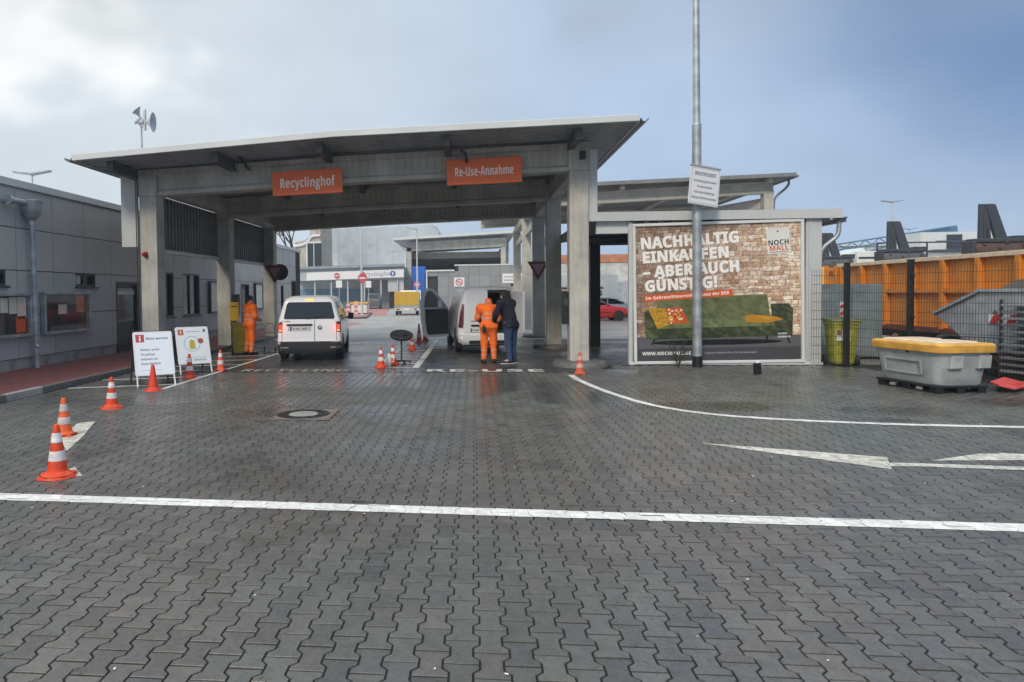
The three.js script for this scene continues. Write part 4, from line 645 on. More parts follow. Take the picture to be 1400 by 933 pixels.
wheelie('wheelie_bin', 'olive yellow wheelie bin beside the worker at the left', [-7.13, 0, -20.15], 0.35, C.binOlive, C.binOlive, 0.92);
{ const t = thing('waste_bin', 'low black bin under the yellow post box', 'bin', [-7.95, 0.12, -22.6], 0.1); mesh('body', [rbox(0.62, 0.62, 0.6, 0.03, 0, 0.33, 0)], C.black, t); mesh('lid', rbox(0.66, 0.06, 0.64, 0.02, 0, 0.67, 0), C.plastic, t); }
{ const t = thing('post_box', 'yellow post box on a stand beside the second left column', 'post box', [-7.86, 0.12, -21.75], 0.3); mesh('stand', [rod([0, 0, 0], [0, 0.85, 0], 0.05), box(0.3, 0.03, 0.3, 0, 0.015, 0)], C.darkSteel, t); mesh('body', rbox(0.3, 0.62, 0.26, 0.03, 0, 1.13, 0), C.yellowBox, t); mesh('slot', box(0.2, 0.03, 0.01, 0, 1.3, 0.132), C.black, t); }
{ const t = thing('control_cabinet', 'narrow black control cabinet on the second left column', 'cabinet', [-7.98, 0.12, -21.93]); mesh('body', rbox(0.22, 0.7, 0.16, 0.01, 0.12, 1.35, 0.0), C.black, t); mesh('label_plate', box(0.09, 0.13, 0.01, 0.12, 1.3, 0.084), C.paper, t); }
{ // hand trolley beside the worker
  const t = thing('hand_trolley', 'chrome tube hand trolley standing right of the worker', 'trolley', [-6.42, 0, -20.9], 0.2);
  mesh('frame', [tube([[-0.14, 0.05, 0.08], [-0.14, 0.7, -0.04], [-0.12, 0.86, -0.08], [0.12, 0.86, -0.08], [0.14, 0.7, -0.04], [0.14, 0.05, 0.08]], 0.014, 40, 6), rod([-0.14, 0.35, 0.02], [0.14, 0.35, 0.02], 0.011), rod([-0.14, 0.6, -0.02], [0.14, 0.6, -0.02], 0.011), box(0.3, 0.015, 0.16, 0, 0.04, 0.16)], C.steel, t);
  for (const s of [-1, 1]) mesh('wheel', rod([s * 0.15, 0.08, 0.04], [s * 0.19, 0.08, 0.04], 0.08, 0.08, 16), C.rubber, t);
}
{ // oval stool-like stand between the lanes
  const t = thing('oval_stool', 'black oval slotted seat on a single post between the lanes', 'stool', [-1.86, 0, -17.3], 0.15);
  const s = new THREE.Shape(); s.absellipse(0, 0, 0.27, 0.17, 0, Math.PI * 2); for (const k of [-1, 1]) { const h = new THREE.Path(); h.absellipse(k * 0.11, -0.03, 0.08, 0.05, 0, Math.PI * 2); s.holes.push(h); }
  mesh('seat', put(new THREE.ExtrudeGeometry(s, { depth: 0.05, bevelEnabled: true, bevelSize: 0.02, bevelThickness: 0.02, bevelSegments: 2, curveSegments: 24 }), 0, 0.7, 0, -0.95, 0, -0.1), C.plastic, t);
  mesh('post', rod([0, 0.06, 0], [0, 0.68, 0], 0.022), C.darkSteel, t);
  for (let i = 0; i < 5; i++) { const a = i * 1.257; mesh('foot', [bar([0, 0.07, 0], [0.22 * Math.cos(a), 0.05, 0.22 * Math.sin(a)], 0.03, 0.03), rod([0.22 * Math.cos(a), 0.0, 0.22 * Math.sin(a)], [0.22 * Math.cos(a), 0.05, 0.22 * Math.sin(a)], 0.022)], C.black, t); }
}
{ const t = thing('plastic_jug', 'white plastic jug standing behind the front middle cone', 'jug', [-2.12, 0, -16.75]); mesh('body', lathe([[0, 0], [0.055, 0], [0.07, 0.2], [0.03, 0.26], [0.03, 0.3], [0, 0.3]], 14), C.paper, t); mesh('handle', tube([[0.06, 0.2, 0], [0.12, 0.2, 0], [0.11, 0.1, 0], [0.06, 0.08, 0]], 0.01, 12, 5), C.paper, t); }
{ // barrier machine in the island row
  const t = thing('barrier_machine', 'slim barrier machine with an orange front beside the right columns', 'machine', [2.75, 0, -19.6]);
  mesh('cabinet', rbox(0.26, 1.35, 0.3, 0.03, 0.14, 0.68, -0.1), C.black, t); mesh('orange_post', rbox(0.15, 0.95, 0.12, 0.03, -0.04, 0.58, 0.12), mat([0.8, 0.3, 0.03], 0.5), t); mesh('head', [rbox(0.18, 0.5, 0.2, 0.03, 0.02, 1.55, 0), rod([0.05, 1.75, 0], [0.05, 2.05, 0], 0.03)], C.paleMetal, t);
}
{ const t = thing('wall_unit', 'black switch box on the inner side of the front right column', 'cabinet', [2.24, 0, -17.05]); mesh('body', rbox(0.16, 0.8, 0.26, 0.01, 0, 1.4, 0), C.black, t); mesh('face', box(0.1, 0.16, 0.006, 0, 1.55, 0.133), C.darkSteel, t); }
for (const [x, z, l] of [[-8.0, -26.9, 'give way triangle on the farthest left canopy column'], [2.5, -26.9, 'give way triangle on the farthest right canopy column']]) {
  const t = thing('yield_sign', l, 'road sign', [x, 2.74, z]), tr = (s) => [[-s, s * 0.577], [s, s * 0.577], [0, -s * 1.155]];
  mesh('rim', put(slab(tr(0.42), 0.02, 0.01), 0, 0, 0), worn([0.2, 0.04, 0.03], 0.6), t); mesh('face', put(slab(tr(0.25), 0.006), 0, 0.0, 0.025), worn([0.42, 0.25, 0.22], 0.6), t); mesh('bracket', [box(0.06, 0.3, 0.1, 0, 0, -0.05)], C.steel, t);
}
{ const t = thing('round_sign', 'round sign seen from behind beside the farthest left column', 'road sign', [-7.97, 2.72, -27.5], 0.35); mesh('plate', rod([0, 0, -0.01], [0, 0, 0.01], 0.34, 0.34, 28), C.black, t); mesh('bracket', [rod([-0.3, 0, -0.03], [0.1, 0, -0.03], 0.025)], C.steel, t); }

// ------------------------------------------------------------------ container yard on the right
{ // big orange roll-off container, its long side facing the drive
  const X = 12.0, za = -23.7, zb = -12.5, y0 = 0.72, y1 = 2.55, t = thing('roll_off_container', 'long orange roll-off container with ribbed side behind the fence', 'container', [0, 0, 0]);
  mesh('side_sheet', [span(X + 0.06, X + 0.1, y0, y1, za, zb)], C.skipOrange, t);
  mesh('shell', [span(X + 2.3, X + 2.36, y0, y1, za, zb), span(X + 0.1, X + 2.3, y0, y0 + 0.08, za, zb), span(X + 0.1, X + 2.3, y0, y1 - 0.1, zb - 0.06, zb), span(X + 0.1, X + 2.3, y0, y1 - 0.1, za, za + 0.06)], C.skipOrange, t);
  mesh('top_rail', span(X - 0.06, X + 0.14, y1 - 0.05, y1 + 0.06, za - 0.05, zb, 0.015), C.gritTop, t);
  mesh('middle_rail', bar([X + 0.02, 1.72, za], [X + 0.02, 1.72, zb], 0.13, 0.13), C.skipOrange, t);
  mesh('bottom_rail', span(X - 0.04, X + 0.12, y0 - 0.1, y0 + 0.04, za, zb, 0.01), worn([0.16, 0.04, 0.02], 0.7), t);
  for (let i = 0; i < 10; i++) { const z = -23.55 + i * 1.22; mesh('rib', [span(X - 0.07, X + 0.07, y0, y1 - 0.05, z - 0.07, z + 0.07, 0.012)], C.skipOrange, t); }
  mesh('end_door', [span(X - 0.05, X + 2.36, y0, y1, za - 0.08, za, 0.01), span(X - 0.1, X - 0.02, y0, y1, za - 0.15, za - 0.05)], C.skipOrange, t);
  mesh('hinge', [box(0.1, 0.14, 0.24, X - 0.04, 1.0, za - 0.2), box(0.1, 0.14, 0.24, X - 0.04, 2.1, za - 0.2)], C.skipOrange, t);
  mesh('frame', [span(X + 0.5, X + 0.7, 0.35, 0.64, za + 0.3, zb), span(X + 1.7, X + 1.9, 0.35, 0.64, za + 0.3, zb)], worn([0.05, 0.03, 0.025], 0.7), t);
  for (const z of [za + 0.5, -18.4, zb - 0.6]) for (const x of [X + 0.45, X + 1.95]) mesh('roller', rod([x - 0.12, 0.19, z], [x + 0.12, 0.19, z], 0.19, 0.19, 18), C.darkSteel, t);
  mesh('mud_guard', tube([[X + 0.2, 0.35, -19.3], [X + 0.2, 0.55, -19.0], [X + 0.2, 0.62, -18.5], [X + 0.2, 0.55, -18.0], [X + 0.2, 0.35, -17.7]], 0.07, 20, 8), C.zinc, t);
}
{ const t = thing('skip_container', 'second orange container, its end coloured lighter as if sunlit, beside the annex post', 'container'); mesh('end_wall', span(12.7, 13.25, 1.7, 2.62, -27.3, -27.2, 0.01), mat([0.85, 0.42, 0.1], 0.45), t); mesh('side_wall', span(13.2, 13.35, 0.7, 2.6, -32, -27.25), C.skipOrange, t); mesh('corner_post', span(13.25, 13.4, 0.6, 2.66, -27.35, -27.2, 0.01), C.skipOrange, t); mesh('floor', span(12.7, 15, 0.5, 0.7, -32, -27.2), C.dark, t); mesh('gate_rail', [span(13.4, 14.6, 2.0, 2.12, -27.3, -27.2), span(13.4, 14.6, 2.5, 2.6, -27.3, -27.2), span(13.4, 14.6, 0.7, 2.6, -27.6, -27.5)], C.skipOrange, t); }  // end wall is a lighter orange: sunlight worked into its colour
{ const t = thing('steel_cabinet', 'tall grey steel cabinet standing behind the lime yellow bin', 'cabinet', [9.55, 0, -18.5], 0.02); mesh('body', rbox(1.5, 1.86, 0.5, 0.02, 0, 0.98, 0), worn([0.2, 0.25, 0.26], 0.55), t); mesh('door_gap', box(0.014, 1.7, 0.01, 0, 0.98, 0.252), C.black, t); mesh('base', box(1.4, 0.08, 0.45, 0, 0.04, 0), C.black, t); }
{ const t = thing('hazard_board', 'small red and white striped hazard board above the lime bin', 'hazard board', [8.93, 1.12, -17.4], -0.1); mesh('board', rbox(0.19, 0.36, 0.03, 0.005, 0, 0.18, 0), C.plateWhite, t); for (let i = 0; i < 2; i++) mesh('stripe', slab([[-0.09, 0.02 + i * 0.17], [0.09, 0.1 + i * 0.17], [0.09, 0.18 + i * 0.17], [-0.09, 0.1 + i * 0.17]], 0.004).translate(0, 0, 0.017), C.red, t); mesh('stake', rod([0, -1.1, -0.03], [0, 0.3, -0.03], 0.02), C.steel, t); }
{ // grey tipping skip
  const X = 10.35, t = thing('tipping_skip', 'grey wedge-shaped tipping skip with a red and white stripe behind the fence', 'skip');
  const side = [[-16.35, 1.22], [-15.0, 1.72], [-13.0, 1.72], [-13.0, 0.5], [-15.1, 0.5]];
  const wall = (x) => put(new THREE.ExtrudeGeometry(shapeOf(side.map(([z, y]) => [-z, y])), { depth: 0.04, bevelEnabled: false }), x, 0, 0, 0, Math.PI / 2);
  mesh('side_wall', wall(X), C.skipGrey, t); mesh('side_wall', wall(X + 1.5), C.skipGrey, t);
  mesh('chute', [bar([X + 0.77, 1.2, -16.35], [X + 0.77, 0.5, -15.1], 1.5, 0.04), bar([X + 0.77, 0.5, -15.1], [X + 0.77, 0.5, -13], 1.5, 0.04), bar([X + 0.77, 1.72, -13.0], [X + 0.77, 0.5, -13.0], 1.5, 0.04)], C.skipGrey, t);
  for (const q of [bar([X, 1.22, -16.4], [X, 1.735, -14.99], 0.1, 0.06), bar([X, 1.735, -15.0], [X, 1.735, -13], 0.1, 0.06), bar([X + 1.5, 1.22, -16.4], [X + 1.5, 1.735, -14.99], 0.1, 0.06), bar([X, 1.22, -16.38], [X + 1.5, 1.22, -16.38], 0.06, 0.08)]) mesh('rim', q, C.skipGrey, t);
  mesh('load', [put(new THREE.SphereGeometry(0.8, 16, 8), X + 0.77, 1.2, -14.6).scale(1, 1, 1)], worn([0.1, 0.08, 0.07], 0.9), t);
  const b = mesh('stripe_board', span(X - 0.02, X - 0.005, 1.08, 1.26, -14.75, -13.55), C.plateWhite, t);
  for (let i = 0; i < 3; i++) { const z = -14.7 + i * 0.42; mesh('stripe', put(slab([[-z, 1.085], [-z - 0.2, 1.085], [-z - 0.32, 1.255], [-z - 0.12, 1.255]], 0.004), X - 0.03, 0, 0, 0, Math.PI / 2), C.red, b); }
  mesh('undercarriage', [span(X + 0.1, X + 0.3, 0.02, 0.5, -15, -13), span(X + 1.2, X + 1.4, 0.02, 0.5, -15, -13)], C.black, t);
}
{ const t = thing('steel_rack', 'stack of galvanised grating racks at the right edge behind the fence', 'rack', [10.35, 0, -13.75], 0.2); for (let i = 0; i < 11; i++) mesh('grating', [rbox(0.62, 0.045, 0.6, 0.006, 0, 0.2 + i * 0.125, 0)], i % 2 ? C.steel : C.zinc, t); for (const s of [-1, 1]) for (const k of [-1, 1]) mesh('upright', box(0.04, 1.55, 0.04, s * 0.29, 0.78, k * 0.28), C.darkSteel, t); mesh('foot', box(0.66, 0.12, 0.6, 0, 0.07, 0), C.black, t); }
{ const t = thing('plastic_sheet', 'bent red plastic sheet lying on the paving at the right edge', 'plastic sheet', [9.28, 0.0, -12.72], 0.75); mesh('sheet', put(slab([[-0.42, -0.16], [0.45, -0.22], [0.5, 0.2], [-0.38, 0.2], [-0.5, 0.05]], 0.025, 0.008), 0, 0.1, 0, -1.35, 0, 0), mat([0.6, 0.08, 0.07], 0.5), t); for (const x of [-0.2, 0.05, 0.3]) mesh('rib', box(0.02, 0.02, 0.36, x, 0.125, 0, -0.02), mat([0.5, 0.06, 0.055], 0.5), t); mesh('block', box(0.5, 0.09, 0.2, 0, 0.045, -0.02), C.black, t); }
{ const t = thing('wire_guard', 'low mesh guard panel right of the grit box', 'guard'), v = []; for (let i = 0; i <= 12; i++) { const k = i / 12; v.push(rod([lerp(9.13, 9.62, k), 0.02, lerp(-14.1, -13.35, k)], [lerp(9.13, 9.62, k), 0.86, lerp(-14.1, -13.35, k)], 0.005, 0.005, 4)); } const p = mesh('mesh_panel', [0.05, 0.3, 0.58, 0.86].map((y) => rod([9.13, y, -14.1], [9.62, y, -13.35], 0.008, 0.008, 5)), C.black, t); mesh('vertical_wires', v, C.black, p, { kind: 'stuff' }); }
mesh('scrap_heap', (() => { const r = rng(61), g = []; for (let i = 0; i < 130; i++) g.push(box(0.1 + r() * 0.4, 0.05 + r() * 0.2, 0.1 + r() * 0.5, 10.4 + r() * 1.4, 0.05 + r() * 0.42 * r(), -18.8 + r() * 5.2, r() * 2, r() * 3, r() * 2)); return g; })(), worn([0.2, 0.09, 0.05], 0.85), scene, { label: 'brown scrap lying behind the fence under the skip', kind: 'stuff' });
// drum compactors parked behind the containers
function compactor(label, x, z, s, turn, m) {
  const t = thing('drum_compactor', label, 'compactor', [x, 0, z], turn, 'drum compactors behind the orange container');
  mesh('drum', [put(new THREE.CylinderGeometry(0.36 * s, 0.36 * s, 1.7 * s, 20), 0, 3.05, 0, 0, 0, Math.PI / 2), ...Array.from({ length: 26 }, (_, i) => { const a = i * 2.4; return box(0.07, 0.1, 0.07, (-0.75 + 1.5 * i / 25) * s, 3.05 + Math.cos(a) * 0.38 * s, Math.sin(a) * 0.38 * s, a); })], m, t);
  mesh('hood', [rbox(1.8 * s, 0.14, 0.5 * s, 0.03, 0.05, 3.44, 0), rbox(0.12, 0.55, 0.6, 0.03, -0.87 * s, 3.15, 0), rbox(0.5 * s, 0.1, 0.4, 0.02, 0.75 * s, 3.55, 0)], C.darkSteel, t);
  for (const [a, b, w] of [[-0.5, -0.42, 0.12], [-0.36, -0.3, 0.09], [0.08, -0.22, 0.15], [0.24, -0.08, 0.13], [-0.2, -0.27, 0.09], [0.36, 0.0, 0.08]]) mesh('arm', bar([a * s, 3.45, 0], [b * s, 4.72, -0.1], w * s, w * s), C.darkSteel, t);
  mesh('head', [rod([-0.48 * s, 4.7, -0.1], [-0.03 * s, 4.7, -0.1], 0.06)], C.darkSteel, t);
  mesh('carriage', [box(2.2, 0.3, 1.2, 0, 2.45, 0), box(0.3, 2.4, 0.3, -0.8, 1.2, 0), box(0.3, 2.4, 0.3, 0.8, 1.2, 0)], C.darkSteel, t);
}
compactor('tall dark drum compactor at the right, its brown drum above the orange wall', 18.4, -26, 1.0, 0, worn([0.09, 0.055, 0.045], 0.85));
compactor('dark drum compactor in the middle of the orange wall, below the yard lamp', 18.75, -32, 1.0, 0, worn([0.1, 0.1, 0.11], 0.8));
compactor('dark drum compactor half hidden by the annex downpipe', 18.9, -38, 1.05, 0, worn([0.1, 0.1, 0.11], 0.8));

// ------------------------------------------------------------------ vehicles: a body lofted through outlines at rising heights; the rear looks along +z
function bodyOf(levels) {                        // levels: [y, half width, z rear, z front, corner radius rear, corner radius front]
  const ys = levels.map((l) => l[0]);
  const at = (y) => { let i = 0; while (i < ys.length - 2 && y > ys[i + 1]) i++; const t = Math.min(1, Math.max(0, (y - ys[i]) / (ys[i + 1] - ys[i]))); return levels[i].map((v, k) => lerp(v, levels[i + 1][k], t)); };
  const rearZ = (x, y) => { const [, hw, zr, , rr] = at(y), d = Math.abs(x) - (hw - rr); return d <= 0 ? zr : zr - (rr - Math.sqrt(Math.max(0, rr * rr - d * d))); };
  const frontZ = (x, y) => { const [, hw, , zf, , rf] = at(y), d = Math.abs(x) - (hw - rf); return d <= 0 ? zf : zf + (rf - Math.sqrt(Math.max(0, rf * rf - d * d))); };
  const sideX = (z, y) => { const [, hw, zr, zf, rr, rf] = at(y); const d = Math.max(z - (zr - rr), 0), e = Math.max(zf + rf - z, 0); return hw - (d > 0 ? rr - Math.sqrt(Math.max(0, rr * rr - d * d)) : 0) - (e > 0 ? rf - Math.sqrt(Math.max(0, rf * rf - e * e)) : 0); };
  const ring = (y) => {
    const [, hw, zr, zf, rr, rf] = at(y), p = [], N = 16, S = 22;
    for (let i = 0; i < N; i++) p.push([lerp(-(hw - rr), hw - rr, i / N), zr]);
    for (let i = 0; i < 6; i++) { const a = (90 - 15 * i) * D2R; p.push([hw - rr + rr * Math.cos(a), zr - rr + rr * Math.sin(a)]); }
    for (let i = 0; i < S; i++) p.push([hw, lerp(zr - rr, zf + rf, i / S)]);
    for (let i = 0; i < 6; i++) { const a = -15 * i * D2R; p.push([hw - rf + rf * Math.cos(a), zf + rf + rf * Math.sin(a)]); }
    for (let i = 0; i < N; i++) p.push([lerp(hw - rf, -(hw - rf), i / N), zf]);
    for (let i = 0; i < 6; i++) { const a = (-90 - 15 * i) * D2R; p.push([-(hw - rf) + rf * Math.cos(a), zf + rf + rf * Math.sin(a)]); }
    for (let i = 0; i < S; i++) p.push([-hw, lerp(zf + rf, zr - rr, i / S)]);
    for (let i = 0; i < 6; i++) { const a = (180 - 15 * i) * D2R; p.push([-(hw - rr) + rr * Math.cos(a), zr - rr + rr * Math.sin(a)]); }
    return p.map(([x, z]) => [x, y, z]);
  };
  function shell(skip) {
    const pos = [], Y = []; for (let i = 0; i < ys.length - 1; i++) { const n = Math.max(1, Math.round((ys[i + 1] - ys[i]) / 0.09)); for (let k = 0; k < n; k++) Y.push(lerp(ys[i], ys[i + 1], k / n)); } Y.push(ys[ys.length - 1]);
    const R = Y.map(ring), n = R[0].length;
    for (let i = 0; i < R.length - 1; i++) for (let k = 0; k < n; k++) { const a = R[i][k], b = R[i][(k + 1) % n], c = R[i + 1][(k + 1) % n], d = R[i + 1][k]; if (skip && skip((a[0] + b[0]) / 2, (a[1] + d[1]) / 2, (a[2] + b[2]) / 2)) continue; pos.push(...a, ...b, ...c, ...a, ...c, ...d); }
    const T = R[R.length - 1], B = R[0], cz = (q) => q.reduce((s, v) => s + v[2], 0) / n;
    for (let k = 0; k < n; k++) { const b = (k + 1) % n; pos.push(0, T[0][1] + 0.012, cz(T), ...T[k], ...T[b]); pos.push(0, B[0][1], cz(B), ...B[b], ...B[k]); }
    let g = new THREE.BufferGeometry(); g.setAttribute('position', new THREE.Float32BufferAttribute(pos, 3)); return toCreasedNormals(g, 0.75);
  }
  const dense = (pts) => { const o = []; pts.forEach((a, i) => { const b = pts[(i + 1) % pts.length], n = Math.max(1, Math.round(Math.hypot(b[0] - a[0], b[1] - a[1]) / 0.12)); for (let k = 0; k < n; k++) o.push([lerp(a[0], b[0], k / n), lerp(a[1], b[1], k / n)]); }); return o; };
  function cover(pts, map, th) {                  // a thin piece lying on the body: outline points to surface points
    const P = dense(pts), tri = THREE.ShapeUtils.triangulateShape(P.map(([a, b]) => new THREE.Vector2(a, b)), []), A = P.map(([a, b]) => map(a, b, th)), Bk = P.map(([a, b]) => map(a, b, -0.01)), pos = [];
    const split = (a, b, c, n) => { const L = Math.max(Math.hypot(a[0] - b[0], a[1] - b[1]), Math.hypot(b[0] - c[0], b[1] - c[1]), Math.hypot(c[0] - a[0], c[1] - a[1])); if (n === 0 || L < 0.12) { for (const q of [a, b, c]) pos.push(...map(q[0], q[1], th)); return; } const m = (u, v) => [(u[0] + v[0]) / 2, (u[1] + v[1]) / 2], d = m(a, b), e = m(b, c), f = m(c, a); split(a, d, f, n - 1); split(d, b, e, n - 1); split(f, e, c, n - 1); split(d, e, f, n - 1); };
    for (const [i, j, k] of tri) split(P[i], P[j], P[k], 4);
    P.forEach((_, i) => { const j = (i + 1) % P.length; pos.push(...A[i], ...Bk[i], ...Bk[j], ...A[i], ...Bk[j], ...A[j]); });
    const g = new THREE.BufferGeometry(); g.setAttribute('position', new THREE.Float32BufferAttribute(pos, 3)); return toCreasedNormals(g, 0.5);
  }
  const onRear = (pts, th = 0.006) => cover(pts, (x, y, o) => [x, y, rearZ(x, y) + o], th);
  const onFront = (pts, th = 0.006) => cover(pts, (x, y, o) => [x, y, frontZ(x, y) - o], th);
  const onSide = (pts, s, th = 0.006) => cover(pts, (z, y, o) => [s * (sideX(z, y) + o), y, z], th);
  return { shell, onRear, onFront, onSide, rearZ, sideX, at };
}
const quad = (x0, x1, y0, y1, r = 0.03) => rrect(x0, y0, x1, y1, r, 3);
function wheelsOf(t, spots, R, w) { for (const [x, z] of spots) { const s = Math.sign(x), g = mesh('wheel', put(lathe([[R * 0.62, -w / 2], [R * 0.9, -w / 2], [R, -w * 0.32], [R, w * 0.32], [R * 0.9, w / 2], [R * 0.62, w / 2]], 28), x, R, z, 0, 0, Math.PI / 2), C.rubber, t); mesh('rim', put(lathe([[0, w * 0.3], [R * 0.2, w * 0.36], [R * 0.5, w * 0.26], [R * 0.64, w * 0.42], [R * 0.64, -w * 0.3]], 20), x, R, z, 0, 0, -s * Math.PI / 2), C.rim, g); } }
const plateTex = (s) => print(canvas(256, 56, (x, W, H) => { x.fillStyle = '#dcdcda'; x.fillRect(0, 0, W, H); x.fillStyle = '#27409a'; x.fillRect(0, 0, 22, H); x.fillStyle = '#222'; x.font = 'bold 44px sans-serif'; x.textAlign = 'center'; x.fillText(s, W / 2 + 10, 44); }), 0.4);
const glow = (c, i) => new THREE.MeshStandardMaterial({ color: 0x220000, emissive: new THREE.Color().setRGB(...c), emissiveIntensity: i, roughness: 0.3 });
{ // white van, brake lights on
  const t = thing('white_van', 'white van with its brake lights on, seen from behind under the canopy', 'van', [-4.42, 0, -17.95], 0.135);
  const B = bodyOf([[0.2, 0.74, 0.02, -4.28, 0.14, 0.3], [0.3, 0.83, 0.06, -4.36, 0.14, 0.34], [0.52, 0.86, 0.075, -4.4, 0.13, 0.36], [0.56, 0.858, 0.03, -4.4, 0.1, 0.36], [0.9, 0.855, 0.015, -4.25, 0.1, 0.36], [1.04, 0.845, 0.0, -3.95, 0.1, 0.34], [1.12, 0.825, -0.015, -3.5, 0.1, 0.3], [1.58, 0.7, -0.09, -2.75, 0.12, 0.26], [1.68, 0.655, -0.13, -2.55, 0.16, 0.26], [1.73, 0.58, -0.2, -2.35, 0.2, 0.26], [1.755, 0.45, -0.34, -2.15, 0.22, 0.26]]);
  mesh('body', B.shell(), C.vanWhite, t);
  mesh('rear_bumper', B.onRear([[-0.85, 0.2], [0.85, 0.2], [0.855, 0.5], [0.8, 0.535], [-0.8, 0.535], [-0.855, 0.5]], 0.012), C.plastic, t);
  for (const s of [-1, 1]) mesh('reflector', B.onRear(quad(s > 0 ? 0.56 : -0.78, s > 0 ? 0.78 : -0.56, 0.355, 0.385, 0.01), 0.018), mat([0.35, 0.32, 0.32], 0.3), t);
  mesh('rear_window', B.onRear([[-0.66, 1.13], [0.66, 1.13], [0.68, 1.17], [0.6, 1.55], [0.56, 1.585], [-0.56, 1.585], [-0.6, 1.55], [-0.68, 1.17]], 0.008), C.glass, t);
  mesh('door_seam', B.onRear([[0.136, 0.545], [0.15, 0.545], [0.15, 1.12], [0.136, 1.12]], 0.003), C.black, t);
  for (const s of [-1, 1]) mesh('door_seam', B.onRear([[s * 0.73, 0.545], [s * 0.74, 0.545], [s * 0.72, 1.1], [s * 0.71, 1.1]], 0.003), C.dark, t);
  mesh('handle_recess', B.onRear(quad(-0.61, 0.09, 0.945, 1.0, 0.025), 0.012), C.black, t);
  mesh('plate_recess', B.onRear(quad(-0.57, 0.05, 0.81, 0.95, 0.03), 0.004), mat([0.5, 0.51, 0.52], 0.4), t);
  mesh('number_plate', decal(0.5, 0.105, -0.26, 0.875, B.rearZ(-0.26, 0.875) + 0.016), plateTex('B·HA 3489'), t, { uv: 'keep' });
  mesh('badge', [put(lathe([[0.045, 0], [0.058, 0.004], [0.058, 0.012], [0.045, 0.014]], 24), 0.285, 0.9, B.rearZ(0.28, 0.9), Math.PI / 2), bar([0.245, 0.925, 0.028], [0.27, 0.865, 0.028], 0.01, 0.008), bar([0.27, 0.865, 0.028], [0.285, 0.905, 0.028], 0.01, 0.008), bar([0.285, 0.905, 0.028], [0.3, 0.865, 0.028], 0.01, 0.008), bar([0.3, 0.865, 0.028], [0.325, 0.925, 0.028], 0.01, 0.008)], C.darkSteel, t);
  mesh('script_badge', B.onRear(quad(-0.66, -0.5, 1.06, 1.078, 0.005), 0.004), C.darkSteel, t);
  for (const s of [-1, 1]) {
    const l = mesh('tail_light', B.onRear([[s * 0.725, 0.78], [s * 0.84, 0.78], [s * 0.838, 1.06], [s * 0.73, 1.06]], 0.016), C.tailDark, t);
    mesh('brake_lamp', B.onRear([[s * 0.735, 0.86], [s * 0.82, 0.86], [s * 0.818, 0.98], [s * 0.738, 0.98]], 0.022), glow([1, 0.08, 0.02], 1.1), l);
    mesh('lower_lamp', B.onRear(quad(s > 0 ? 0.74 : -0.815, s > 0 ? 0.815 : -0.74, 0.805, 0.845, 0.012), 0.022), glow([1, 0.4, 0.08], 1.5), l);
    const p = new THREE.PointLight(0xff3010, 0.05, 6); p.position.set(s * 0.78, 0.9, 0.14); p.castShadow = true; t.add(p);
    mesh('side_window', B.onSide([[-0.35, 1.17], [-1.5, 1.17], [-1.5, 1.55], [-0.42, 1.55]], s, 0.006), C.glass, t);
    mesh('front_side_window', B.onSide([[-1.62, 1.17], [-3.1, 1.17], [-2.72, 1.53], [-1.62, 1.55]], s, 0.006), C.glass, t);
    const m = mesh('mirror', [rbox(0.17, 0.2, 0.1, 0.04, s * 0.99, 1.12, -2.78, 0, 0, 0, 3), bar([s * 0.82, 1.06, -2.8], [s * 0.95, 1.09, -2.8], 0.05, 0.04)], C.plastic, t);
    for (const z of [-0.78, -3.5]) mesh('wheel_arch', put(new THREE.CylinderGeometry(0.36, 0.36, 0.02, 26), s * 0.852, 0.34, z, 0, 0, Math.PI / 2), C.plastic, t);
    mesh('sill', B.onSide([[-1.2, 0.21], [-3.1, 0.21], [-3.1, 0.3], [-1.2, 0.3]], s, 0.006), C.plastic, t);
  }
  mesh('high_brake_light', [B.onRear(quad(-0.11, 0.11, 1.62, 1.66, 0.01), 0.012)], glow([1, 0.3, 0.04], 2.2), t);
  wheelsOf(t, [[-0.77, -0.78], [0.77, -0.78], [-0.77, -3.5], [0.77, -3.5]], 0.315, 0.2);
  mesh('underbody', box(1.3, 0.12, 3.8, 0, 0.24, -2.1), C.black, t);
  mesh('wiper', bar([-0.1, 1.15, 0.02], [0.35, 1.2, 0.01], 0.02, 0.015), C.black, t);
}
